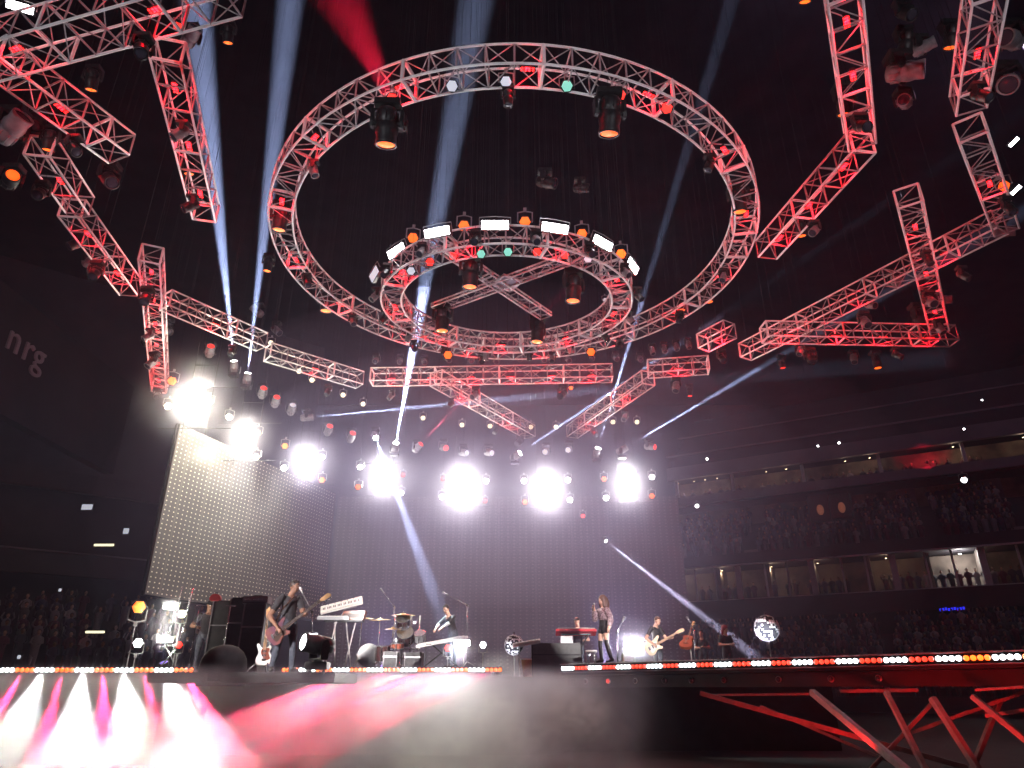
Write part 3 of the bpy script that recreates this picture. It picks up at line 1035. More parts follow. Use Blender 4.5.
deck([rpt(-0.05, 0.03), rpt(15.5, 0.03), rpt(15.5, 3.0), rpt(0.8, 3.0)], RTOP - 0.30, RTOP, 'right stage runway slab', 'stage_runway')
deck([rpt(0.0, 0.25), rpt(15.5, 0.25), rpt(15.5, 0.45), rpt(0.5, 0.45)], RTOP - 0.62, RTOP - 0.31, 'dark fascia under the runway lip', 'stage_runway')
tr = MB()
a_, b_ = rpt(-0.05, 0.0), rpt(15.5, 0.0)
tr.tube((*a_, RTOP - 0.01), (*b_, RTOP - 0.01), 0.02, 6)
tr.tube((*a_, RTOP - 0.22), (*b_, RTOP - 0.22), 0.014, 6)
struct(tr.build('trim_1', 'grey'), 'grey metal lip along the runway edge')

# --- LED battens of four lamps each
BH = MB().box((0, 0.05, 0), (0.478, 0.09, 0.125)).mesh('housing', 'black', bevel=0.008)
BL = {}
for n in ('white', 'orange', 'red'):
    BL[n] = MB().lathe([(0.052, 0), (0.052, 0.012), (0.035, 0.024), (0, 0.028)], 12, Matrix.Rotation(pi / 2, 4, 'X')).mesh('lamp_lens', 'batten_' + n if 'batten_' + n in M else 'lens_' + n, smooth=True)
for n, c, st in (('white', (0.85, 0.97, 1.0), 9), ('orange', (1.0, 0.12, 0.006), 4.0), ('red', (1.0, 0.045, 0.015), 1.9)):
    mm = mat('batten_' + n, (0.8, 0.8, 0.8), 0.3, 0, c, st)
    BL[n].materials[0] = mm


def batten(p, rz, lens, label, group, aim=None, energy=0, ang=14):
    t = thing('led_batten', label, 'stage light', p, rz, group)
    place(BH, 'housing', t)
    for i in range(4):
        place(BL[lens], 'lamp_lens', t, (-0.18 + 0.12 * i, 0, 0))
    if energy:
        q = Matrix.Rotation(-rz, 3, 'Z') @ Vector(aim)
        col = (1, 0.96, 1.0) if lens == 'white' else (1, 0.025, 0.14)
        lamp('SPOT', 'batten_lamp', t, (0, -0.06, -0.02), energy, col, q, 0.03, ang, 0.5)
    return t


cw = co = 0
for k in range(-2, 10):
    x = -12.75 + 0.486 * (k + 0.5) + 0.12
    le = 'white' if k % 2 == 0 else 'orange'
    n = cw if le == 'white' else co
    cw, co = cw + (le == 'white'), co + (le == 'orange')
    aim = Vector((-0.10 + 0.13 * k, -0.55, -1))
    batten((x, 18.24, 2.045), 0, le, f'{le} four-lamp batten on the left stage wing, {ORD[n]} {le} one from the left', 'LED battens on the left stage wing', aim, (2600 if le == 'white' else 13000) * K_FOG, 40 if le == 'white' else 16)
cw = co = 0
for k in range(13):
    x = -6.55 + 0.482 * (k + 0.5)
    le = 'white' if k % 2 == 1 else 'orange'
    n = cw if le == 'white' else co
    cw, co = cw + (le == 'white'), co + (le == 'orange')
    p = Vector((x, 21.24, 2.125))
    aim = at(280 + 16.9 * k - 265 + k * 4, 775, 14.5) - p
    batten(p, 0, le, f'{le} four-lamp batten along the drum riser, {ORD[n]} {le} one from the left', 'LED battens along the drum riser', aim, (5500 if le == 'white' else 34000) * K_FOG * (1 if k < 9 else 0.5), 6)
cw = co = 0
for k in range(30):
    u = 0.49 * (k + 0.5) + 0.02
    x, y = rpt(u, -0.045)
    le = 'white' if k % 2 == 0 else ('red' if k < 21 else 'orange')
    key = 'white' if le == 'white' else 'red'
    n = cw if key == 'white' else co
    cw, co = cw + (key == 'white'), co + (key == 'red')
    w = 'white' if le == 'white' else 'red'
    batten((x, y, RTOP - 0.115), atan2(RD.y, RD.x), le, f'{w} four-lamp batten along the right runway edge, {ORD[n]} {w} one from its far end', 'LED battens along the runway')

# --- small lamps under the runway lip
for k, u in enumerate((0.7, 1.5, 2.4, 3.3, 4.1, 5.0, 6.4, 7.6, 8.6)):
    x, y = rpt(u, 0.18)
    t = thing('under_stage_lamp', f'dim round lamp under the runway lip, {ORD[k]} from its far end', 'stage light', (x, y, RTOP - 0.46), atan2(RD.y, RD.x), 'dim lamps under the runway lip')
    MB().lathe([(0.06, 0.0), (0.075, 0.03), (0.05, 0.08)], 12, Matrix.Rotation(pi / 2, 4, 'X') @ Matrix.Rotation(pi, 4, 'X')).build('housing', 'steel', t, smooth=True)
    MB().lathe([(0.055, 0.0), (0.04, 0.012), (0, 0.016)], 12, Matrix.Rotation(pi / 2, 4, 'X')).build('lens', 'lens_red' if k == 1 else 'lens_off', t, smooth=True)

# --- red lit scaffold below the runway
sc = thing('scaffold', 'red lit steel bracing under the right runway', 'scaffold', (9.5, 15.0, 0))
BR = [((700, 693, 17.2), (968, 768, 15.2), 0.10), ((812, 692, 16.4), (912, 775, 13.6), 0.13), ((840, 691, 16), (918, 690, 15.6), 0.07), ((705, 695, 17.4), (815, 694, 16.8), 0.05),
      ((886, 692, 15.6), (936, 790, 14.4), 0.10), ((932, 698, 15.0), (985, 780, 14.2), 0.12), ((972, 696, 14.4), (1040, 752, 13.6), 0.10), ((905, 735, 16), (1030, 690, 14.6), 0.07),
      ((760, 706, 17.2), (905, 768, 15.8), 0.06), ((985, 716, 14.5), (1040, 708, 14.0), 0.07), ((975, 690, 14.0), (1035, 686, 13.2), 0.05), ((1000, 700, 15), (960, 800, 14.6), 0.09), ((870, 770, 15.6), (935, 700, 15.4), 0.07)]
O = Vector((9.5, 15.0, 0))
M['redsteel'] = worn('painted_steel', (0.18, 0.16, 0.16), (0.26, 0.24, 0.24), 8, 0.5)
for a, b, r in BR:
    a, b = at(*a) - O, at(*b) - O
    q = (b - a).to_track_quat('X', 'Z').to_matrix()
    MB().box((a + b) / 2, ((b - a).length, r, r), q).build('brace', 'redsteel', sc, bevel=0.008)
for k, (px, py, Y, e) in enumerate(((860, 735, 14.5, 60), (1000, 720, 13.0, 70), (760, 715, 15.8, 22), (930, 760, 13.5, 50))):
    p = at(px, py + 85, Y)
    p.z = 0.16
    t = thing('red_flood_lamp', f'red flood lamp on the ground below the runway, {ORD[k]} of four', 'stage light', p, 0, 'red flood lamps under the runway')
    MB().box((0, 0, -0.1), (0.3, 0.2, 0.14)).build('housing', 'black', t, bevel=0.01)
    MB().tube((0, 0, -0.12), (0, 0, -p.z), 0.05).build('stand', 'black', t)
    MB().box((0, 0, -0.025), (0.22, 0.12, 0.012)).build('lens', 'lens_off', t)
    lamp('SPOT', 'flood_lamp', t, (0, 0, 0.06), e * K_UNDER, (1, 0.012, 0.012), Vector((0.25, 0.5, 1)), 0.1, 110, 0.6)

# ------------------------------------------------------------------ grandstands
SD = Vector((0.877, -0.479, 0)).normalized()
SN = Vector((0.479, 0.877, 0)).normalized()
SP = Vector((16.6, 67.3, 0))
SANG = atan2(SD.y, SD.x)
M['fascia'] = worn('stand_fascia', (0.030, 0.026, 0.034), (0.045, 0.04, 0.05), 0.6, 0.7)
M['fascia_pale'] = worn('pale_stand_fascia', (0.16, 0.14, 0.165), (0.22, 0.20, 0.225), 0.5, 0.7)
M['suite'] = worn('suite_wall', (0.07, 0.055, 0.05), (0.30, 0.24, 0.20), 0.55, 0.8)
M['post'] = worn('white_post', (0.5, 0.48, 0.5), (0.62, 0.6, 0.62), 2, 0.6)


def S(u, v, z):
    p = SP + SD * u + SN * v
    return Vector((p.x, p.y, z))


def sbox(name, m, u0, u1, v0, v1, z0, z1, label=None):
    o = MB().box(((u0 + u1) / 2, (v0 + v1) / 2, (z0 + z1) / 2), (u1 - u0, v1 - v0, z1 - z0)).build(name, m, None, loc=SP, rot=(0, 0, SANG))
    return struct(o, label)


U0, U1 = -2.6, 46
for i in range(10):
    sbox('stand_step', 'fascia', U0, U1, -10 + i, -9 + i, 0.2, 1.2 + i * 0.5)
sbox('stand_fascia', 'fascia', U0, U1, 0.0, 0.3, 7.5, 9.1, 'dark fascia between the lower seats and the suites')
sbox('stand_floor', 'fascia', U0, U1, 0.3, 6.0, 8.7, 8.9)
sbox('stand_wall', 'suite', U0, U1, 4.0, 4.2, 8.9, 12.2, 'back wall of the glass suites')
sbox('stand_rail', 'post', U0, U1, 0.0, 0.08, 9.1, 9.17)
sbox('stand_fascia', 'fascia', U0, U1, 0.0, 0.5, 12.1, 13.2, 'dark fascia over the suites')
sbox('stand_rail', 'post', U0, U1, -0.06, 0.0, 12.1, 12.24)
for i in range(8):
    sbox('stand_step', 'fascia', U0, U1, 0.5 + i, 1.5 + i, 12.3, 13.0 + i * 0.62)
sbox('stand_wall', 'suite', U0, U1, 9.0, 9.2, 17.2, 20.6, 'concourse wall over the club seats')
sbox('stand_fascia', 'fascia_pale', U0, U1, 5.8, 6.1, 19.7, 20.6, 'grey balcony front of the upper suites')
sbox('stand_floor', 'fascia', U0, U1, 6.1, 9.0, 19.5, 19.7)
sbox('stand_wall', 'suite', U0, U1, 8.8, 9.0, 20.6, 22.8, 'back wall of the upper suites')
sbox('stand_fascia', 'fascia_pale', U0, U1, 5.8, 6.3, 22.6, 24.0, 'grey fascia over the upper suites')
sbox('stand_rail', 'fascia_pale', U0, U1, 6.2, 6.3, 25.3, 25.5)
for i in range(12):
    sbox('stand_step', 'fascia', U0, U1, 6.3 + i * 1.4, 7.7 + i * 1.4, 23.5, 24.4 + i * 0.95)
sbox('stand_rail', 'fascia_pale', U0, U1, 12, 12.1, 29.3, 29.45)
u = -2
k = 0
while u < U1:
    w = 0.5 if k % 3 == 0 else 0.16
    sbox('stand_post', 'post', u, u + w, 0.35, 0.35 + w, 9.1, 12.1)
    if k % 2 == 0:
        sbox('stand_post', 'suite', u, u + 0.4, 1.0, 3.9, 8.9, 12.1)
    u += 1.9 if k % 3 else 2.6
    k += 1
for k, u in enumerate((-2, 4, 11, 18, 25, 32)):
    sbox('stand_post', 'post', u, u + 0.3, 6.4, 6.8, 20.6, 22.6)
    sbox('stand_post', 'fascia_pale', u + 1, u + 2.6, 8.7, 8.95, 17.4, 19.6)
    # aisles up the club seats
    if k in (1, 4):
        sbox('stand_aisle', 'fascia_pale', u + 1.5, u + 2.7, 0.4, 0.55, 13.0, 13.5)

# lamps in the suites
M['suite_lamp'] = mat('suite_lamp', (0.9, 0.8, 0.6), 0.4, 0, (1.0, 0.75, 0.45), 5)
n = 0
DL = MB().lathe([(0.10, 0.0), (0.13, 0.03), (0.08, 0.10)], 10).mesh('housing', 'black', smooth=True)
DG = MB().lathe([(0.09, -0.004), (0.05, -0.02), (0, -0.024)], 10).mesh('lens', 'suite_lamp', smooth=True)
DGW = MB().lathe([(0.12, -0.004), (0.07, -0.03), (0, -0.04)], 10).mesh('lens', 'lens_white', smooth=True)
for row, v, z, us, wt, e in (('lower suites', 1.6, 12.0, (-1.6, 0.4, 3, 7.5, 11.5, 17.0, 24.0), 'lower', 26),
                             ('upper suites', 7.0, 22.5, (-1.8, 0, 1.2, 2.5, 7.6, 9.6, 15.2, 17.4, 24.5, 30), 'upper', 16)):
    for k, u in enumerate(us):
        t = thing('ceiling_lamp', f'small warm ceiling lamp in the {row} of the right stand, {ORD[k]} from the left', 'lamp', S(u, v, z), 0, f'warm lamps in the {row}')
        place(DL, 'housing', t)
        place(DG, 'lens', t)
        lamp('POINT', 'suite_light', t, (0, 0, -0.3), e * K_SUITE * (0.5 + 1.0 * random.random()), (1, 0.72, 0.5), radius=0.15)
t = thing('ceiling_lamp', 'strong white lamp in the bright suite at right picture edge', 'lamp', S(22.5, 2.2, 12.0), 0, 'warm lamps in the lower suites')
place(DL, 'housing', t)
place(DGW, 'lens', t)
lamp('POINT', 'suite_light', t, (0, 0, -0.3), 230 * K_SUITE, (1, 0.97, 0.95), radius=0.2)
for k, (px, py, v, s) in enumerate(((697, 506, 5.7, 1.3), (964, 480, 5.7, 1.7), (839, 443, 6.1, .7), (818, 446, 6.1, .6), (707, 459, 6.1, .8), (964, 429, 6.1, .6), (982, 400, 8, .5), (738, 540, 4, .5), (892, 540, 4, .6))):
    d = ray(px, py)
    b0 = SP + SN * (v - 0.5) - CAM
    det = d.x * (-SD.y) + SD.x * d.y
    tt = (b0.x * (-SD.y) + SD.x * b0.y) / det
    p = CAM + d * tt
    par_can(p, toward_cam(p), f'tiny bright lamp shining from the right stand, {ORD[k]} of nine counted tier by tier', 'white', 1.2 * s, 'tiny lamps on the right stand')

# red spot on the grey fascia
p = S(21.5, 4.2, 23.2)
q = None
d = ray(925, 459)
b0 = SP + SN * 5.8 - CAM
tt = (b0.x * (-SD.y) + SD.x * b0.y) / (d.x * (-SD.y) + SD.x * d.y)
target = CAM + d * tt
p = target - SN * 2.0 + Vector((0, 0, -0.9))
par = par_can(p, target - p, 'small red lamp painting a red patch on the grey fascia of the right stand', 'red', 0.8, 'tiny lamps on the right stand')
lamp('SPOT', 'red_spot', par, Vector((target - p).normalized() * 0.25), 900 * K_SUITE, (1, 0.01, 0.05), target - p, 0.1, 60, 0.9)
d = ray(952, 609)
b0 = SP + SN * (-0.1) - CAM
tt = (b0.x * (-SD.y) + SD.x * b0.y) / (d.x * (-SD.y) + SD.x * d.y)
t = thing('blue_sign', 'small glowing blue strip sign under the fascia of the right stand', 'sign', CAM + d * tt, SANG)
MB().box((0, 0.06, 0), (2.0, 0.08, 0.34)).build('casing', 'black', t)
mb = MB()
for i in range(9):
    mb.box((-0.8 + i * 0.2, 0, 0.03 * ((i * 7) % 3 - 1)), (0.13, 0.03, 0.2))
mb.build('glow', 'lens_blue', t)
# pair of dark speakers hung before the stand
d = ray(830, 508)
b0 = SP + SN * (-2) - CAM
tt = (b0.x * (-SD.y) + SD.x * b0.y) / (d.x * (-SD.y) + SD.x * d.y)
pp = CAM + d * tt
for k, dx in enumerate((-0.85, 0.85)):
    t = thing('hanging_speaker', f'{"left" if k == 0 else "right"} dark box of the pair hung before the right stand', 'speaker', pp + SD * dx, SANG, 'dark boxes hung before the right stand')
    MB().prism([(-0.8, -0.6), (0.8, -0.6), (0.95, 0.4), (-0.95, 0.4)], -1.1, 1.1).build('cabinet', 'black', t, bevel=0.05)
    MB().ball((0.1, -0.6, -0.2), 0.36, 12, 8, (.8, .3, 1.3)).build('glow', M['lens_dimorange'] if 'lens_dimorange' in M else mat('orange_glint', (.5, .3, .2), .5, 0, (1, .30, .15), 0.12), t, smooth=True)  # orange glints on the box put in as a weakly glowing patch
    hang_cable(t, (0, 0, 1.1))

# ------------------------------------------------------------------ spectators
def spectator_mesh(coat, skin, hair, arms_up=False):
    mb = MB()
    mb.lathe([(0.10, 0.42), (0.17, 0.55), (0.16, 0.9), (0.21, 1.2), (0.17, 1.40), (0.06, 1.46)], 8, Matrix.Diagonal((1.15, 0.75, 1, 1)))
    for x in (-0.09, 0.09):
        mb.tube((x, 0, 0.0), (x, 0, 0.6), 0.07, 6, 0.10)
    for x in (-1, 1):
        if arms_up:
            mb.path([(x * 0.21, 0, 1.35), (x * 0.33, -0.12, 1.5), (x * 0.22, -0.2, 1.78)], [0.06, 0.05, 0.035], 6)
        else:
            mb.path([(x * 0.21, 0, 1.35), (x * 0.28, -0.03, 1.1), (x * 0.12, -0.24, 1.02)], [0.06, 0.05, 0.035], 6)
    mb.cur = 1
    mb.tube((0, 0, 1.42), (0, 0, 1.52), 0.05, 6)
    mb.ball((0, -0.01, 1.62), 0.105, 8, 6, (0.85, 1, 1.15))
    mb.cur = 2
    mb.ball((0, 0.02, 1.66), 0.108, 8, 6, (0.9, 1, 1.05))
    return mb.mesh('spectator', [coat, skin, hair], smooth=True)


M['skin_a'] = mat('skin_light', (0.55, 0.34, 0.26), 0.6)
M['skin_b'] = mat('skin_brown', (0.24, 0.12, 0.08), 0.55)
M['hair_dark'] = mat('hair_dark', (0.02, 0.013, 0.012), 0.6)
M['hair_brown'] = mat('hair_brown', (0.09, 0.04, 0.03), 0.5)
COATS = []
for i, c in enumerate(((0.05, 0.045, 0.06), (0.11, 0.03, 0.05), (0.22, 0.2, 0.23), (0.07, 0.06, 0.11), (0.34, 0.31, 0.33), (0.12, 0.10, 0.10))):
    M[f'coat{i}'] = mat(f'coat_{"charcoal maroon grey navy pale brown".split()[i]}', c, 0.8)
    COATS.append(f'coat{i}')
SPM = [spectator_mesh(COATS[i], 'skin_a' if i % 3 else 'skin_b', 'hair_dark' if i % 2 else 'hair_brown', i in (2, 5)) for i in range(6)]
CW = ['charcoal', 'maroon', 'grey', 'navy', 'pale', 'brown']
SPOTS = []
for i in range(10):
    u = -2 + random.random() * 0.4
    while u < 27:
        if random.random() < 0.84 and not (4.4 < u < 5.6 and i < 8) and not (15.5 < u < 16.6):
            SPOTS.append((S(u + random.uniform(-.1, .1), -9.5 + i, 1.2 + i * 0.5), 'lower seats', i))
        u += 0.62
for i in range(8):
    u = -2 + random.random() * 0.4
    while u < 27:
        if random.random() < 0.84 and not (5.3 < u < 6.7) and not (20.3 < u < 21.6):
            SPOTS.append((S(u + random.uniform(-.1, .1), 1.0 + i, 13.0 + i * 0.62), 'club seats', i))
        u += 0.64
for v, z, nm in ((0.9, 8.9, 'lower suites'), (6.7, 19.7, 'upper suites')):
    u = -2
    while u < 27:
        if random.random() < 0.8:
            SPOTS.append((S(u, v + random.uniform(0, .8), z), nm, 0))
        u += 0.6
LEFT = []
LP, LDv = Vector((-14.5, 46, 0)), Vector((-0.80, -0.60, 0)).normalized()
LN = Vector((-0.60, 0.80, 0)).normalized()
for i in range(7):
    u = 0
    while u < 26:
        if random.random() < 0.75:
            p = LP + LDv * u + LN * (i * 1.0)
            LEFT.append((Vector((p.x, p.y, 2.2 + i * 0.55)), 'left stand', i))
        u += 0.75
SPOTS += LEFT
SPOTS.sort(key=lambda q: (q[0] - CAM).length)
rest = MB()
for k, (p, nm, row) in enumerate(SPOTS):
    i = random.choice((0, 0, 0, 1, 1, 2, 3, 3, 4, 5))
    rz = atan2(p.x, p.y) * -1 + random.uniform(-.3, .3)
    if k < 300:
        o = place(SPM[i], 'spectator', None, p, (0, 0, rz))
        sc_ = random.uniform(0.92, 1.06)
        o.scale = (sc_, sc_, sc_)
        where = {'lower seats': 'the lower right stand', 'club seats': 'the middle right stand', 'lower suites': 'the lower right suites', 'upper suites': 'the upper right suites', 'left stand': 'the dark left stand'}[nm]
        pose = 'with raised arms' if i in (2, 5) else 'with hands together'
        tag(o, f'spectator in {CW[i]} clothes {pose} in {where}', 'person', f'{CW[i]} clothed spectators in {where}')
    else:
        me = SPM[i]
        R = Matrix.Translation(p) @ Matrix.Rotation(rz, 4, 'Z')
        slot = {0: 0, 1: 1, 2: 2}
        vs = [R @ v.co for v in me.vertices]
        o0 = len(rest.v)
        rest.v += [tuple(v) for v in vs]
        for f in me.polygons:
            rest.f.append(tuple(j + o0 for j in f.vertices))
            rest.m.append(i if f.material_index == 0 else (6 + (i % 3 != 0)) if f.material_index == 1 else 8 + (i % 2))
o = rest.build('crowd', COATS + ['skin_b', 'skin_a', 'hair_brown', 'hair_dark'], smooth=True)
tag(o, 'dense crowd filling the farther seats of the stands', 'crowd', kind='stuff')

# left stand
LA = atan2(LDv.y, LDv.x)


def lbox(name, m, u0, u1, v0, v1, z0, z1, label=None):
    # u runs along LDv, v along LN; LN is to the right of LDv
    o = MB().box(((u0 + u1) / 2, -(v0 + v1) / 2, (z0 + z1) / 2), (u1 - u0, v1 - v0, z1 - z0)).build(name, m, None, loc=LP, rot=(0, 0, LA))
    return struct(o, label)


for i in range(7):
    lbox('stand_step', 'fascia', -4, 34, -0.5 + i, 0.5 + i, 0.1, 2.2 + i * 0.55)
lbox('stand_fascia', 'fascia', -4, 34, 5.5, 5.8, 8.0, 9.3, 'dark balcony front of the left stand')
lbox('stand_wall', 'fascia', -4, 34, 9.5, 9.8, 5.0, 30.0, 'dark back wall of the left stand')
lbox('stand_rail', 'fascia_pale', -4, 34, 5.4, 5.5, 9.3, 9.4)
lbox('stand_fascia', 'fascia', -4, 34, 5.0, 5.4, 13.0, 14.2, 'dark upper balcony front of the left stand')
for k, (px, py, w, h, c, lab) in enumerate(((87, 507, 0.6, 0.3, 'lens_pale', 'small oval pale light high on the left stand'), (126, 531, 0.3, 0.3, 'lens_pale', 'tiny bluish light on the left stand'),
                                            (104, 545, 1.1, 0.12, 'lens_dimwarm', 'dim lit window strip on the left stand'), (95, 632, 0.9, 0.1, 'lens_dimwarm', 'dim lit strip low on the left stand'),
                                            (60, 590, 0.14, 0.14, 'lens_pale', 'tiny pale light in the left crowd'), (19, 657, 0.16, 0.16, 'lens_pale', 'tiny pale light at the foot of the left stand'))):
    p = at(px, py, 34 if py > 560 else 38)
    t = thing('wall_lamp', lab, 'lamp', p, 0, 'small lights on the left stand')
    MB().box((0, 0.06, 0), (w + .1, 0.1, h + .1)).build('casing', 'black', t)
    MB().box((0, 0, 0), (w, 0.05, h)).build('lens', c, t, bevel=0.02)

# letters on the left side wall
sx = -25.0
wl = MB().box((-25.4, 34, 17.0), (0.6, 16, 6.0)).build('wall_left', 'shell')
struct(wl, 'dark panel wall high at left')
M['sign'] = mat('sign_letter', (0.30, 0.25, 0.30), 0.6, 0, (0.25, 0.2, 0.26), 0.02)  # slight emission added so the unlit letters stand out
LO = Vector((-25.05, 30.2, 17.0))
dd = ray(4, 346)
LO = CAM + dd * (-25.05 / dd.x)
ts = thing('wall_sign', 'faint grey lettering nrg on the dark wall at left', 'sign', LO)
xo = 0.0
for ch in 'nrg':
    cu = bpy.data.curves.new('letter', 'FONT')
    cu.body = ch
    cu.size = 2.1
    cu.extrude = 0.05
    to = bpy.data.objects.new('letter', cu)
    me = bpy.data.meshes.new_from_object(to)
    bpy.data.objects.remove(to)
    me.materials.clear()
    me.materials.append(M['sign'])
    o = place(me, 'letter', ts, (0, xo, 0), Matrix(((0, 0, 1), (1, 0, 0), (0, 1, 0))).to_quaternion())
    xo += {'n': 1.22, 'r': 0.85, 'g': 1.2}[ch]

# unseen violet lamps added up high to brighten the stands
for k, (x, y, z, e) in enumerate(((20, 30, 45, 9000), (38, 36, 45, 9000), (-22, 26, 43, 1500))):
    t = thing('added_fill_light', f'unseen dim violet fill lamp added under the roof, {ORD[k]} of three', 'lamp', (x, y, z), 0, 'fill lamps added under the roof')
    MB().lathe([(0.2, 0.3), (0.5, 0.1), (0.6, -0.2), (0.55, -0.2), (0.4, 0.05)], 16).build('shade', 'black', t, smooth=True)
    MB().ball((0, 0, -0.05), 0.2).build('bulb', 'lens_violet', t, smooth=True)
    hang_cable(t, (0, 0, 0.28))
    lamp('POINT', 'fill_lamp', t, (0, 0, -0.4), e * K_FILL, (0.85, 0.62, 1.0), radius=0.5)

# ------------------------------------------------------------------ low smoke in front of the stage
sm, nt, vs = volume_mat('smoke_cloud', 0.2, (0.86, 0.79, 1.0), 0.35)
tc = nt.nodes.new('ShaderNodeTexCoord')
nz = nt.nodes.new('ShaderNodeTexNoise')
nz.inputs['Scale'].default_value = 0.85
nz.inputs['Detail'].default_value = 4.0
nz.inputs['Roughness'].default_value = 0.6
nz.inputs['Distortion'].default_value = 0.6
nt.links.new(tc.outputs['Object'], nz.inputs['Vector'])
rp = nt.nodes.new('ShaderNodeMapRange')
rp.inputs['From Min'].default_value = 0.44
rp.inputs['From Max'].default_value = 0.62
rp.inputs['To Min'].default_value = 0.07
rp.inputs['To Max'].default_value = FOG
nt.links.new(nz.outputs['Fac'], rp.inputs['Value'])
# thins out to the right where the runway begins
sp = nt.nodes.new('ShaderNodeSeparateXYZ')
nt.links.new(tc.outputs['Object'], sp.inputs[0])
rx = nt.nodes.new('ShaderNodeMapRange')
rx.inputs['From Min'].default_value = -0.6
rx.inputs['From Max'].default_value = 2.8
rx.inputs['To Min'].default_value = 1.0
rx.inputs['To Max'].default_value = 0.0
nt.links.new(sp.outputs['X'], rx.inputs['Value'])
ml = nt.nodes.new('ShaderNodeMath')
ml.operation = 'MULTIPLY'
nt.links.new(rp.outputs[0], ml.inputs[0])
nt.links.new(rx.outputs[0], ml.inputs[1])
rz = nt.nodes.new('ShaderNodeMapRange')
rz.interpolation_type = 'SMOOTHSTEP'
rz.inputs['From Min'].default_value = 1.75
rz.inputs['From Max'].default_value = 2.08
rz.inputs['To Min'].default_value = 1.0
rz.inputs['To Max'].default_value = 0.0
nt.links.new(sp.outputs['Z'], rz.inputs['Value'])
m3_ = nt.nodes.new('ShaderNodeMath')
m3_.operation = 'MULTIPLY'
nt.links.new(ml.outputs[0], m3_.inputs[0])
nt.links.new(rz.outputs[0], m3_.inputs[1])
nt.links.new(m3_.outputs[0], vs.inputs['Density'])
fo = MB().prism([(-17, 18.15), (-17, 12.3), (3.0, 12.3), (3.0, 16.0), (1.3, 20.9), (-8.35, 20.9), (-8.35, 18.15)], 0.02, 2.08).build('smoke', sm)
tag(fo, 'thick pink and white smoke rolling in front of the stage', 'smoke', kind='stuff')

# ------------------------------------------------------------------ people
M['denim'] = worn('dark_denim', (0.05, 0.055, 0.075), (0.09, 0.095, 0.125), 20, 0.85)
M['tee'] = worn('black_tee', (0.022, 0.02, 0.024), (0.04, 0.036, 0.042), 10, 0.85)
M['shoe'] = mat('shoe', (0.012, 0.012, 0.012), 0.4)
M['skin_c'] = mat('skin_tan', (0.62, 0.36, 0.27), 0.5)
M['sequin'] = worn('sequin_jacket', (0.05, 0.025, 0.035), (0.70, 0.50, 0.56), 34, 0.35, 0.2, 0.3)
M['romper'] = worn('black_romper', (0.012, 0.01, 0.013), (0.03, 0.027, 0.032), 16, 0.6)
M['boot'] = mat('boot', (0.02, 0.015, 0.017), 0.45)
M['white_cloth'] = worn('white_cloth', (0.6, 0.55, 0.56), (0.75, 0.7, 0.72), 8, 0.8)
M['red_cloth'] = mat('red_cloth', (0.45, 0.02, 0.03), 0.7)
M['hair_red'] = mat('hair_red', (0.35, 0.03, 0.04), 0.6)
M['eye'] = mat('eye_white', (0.8, 0.8, 0.8), 0.3)
M['lip'] = mat('lip', (0.45, 0.12, 0.12), 0.5)

V = Vector


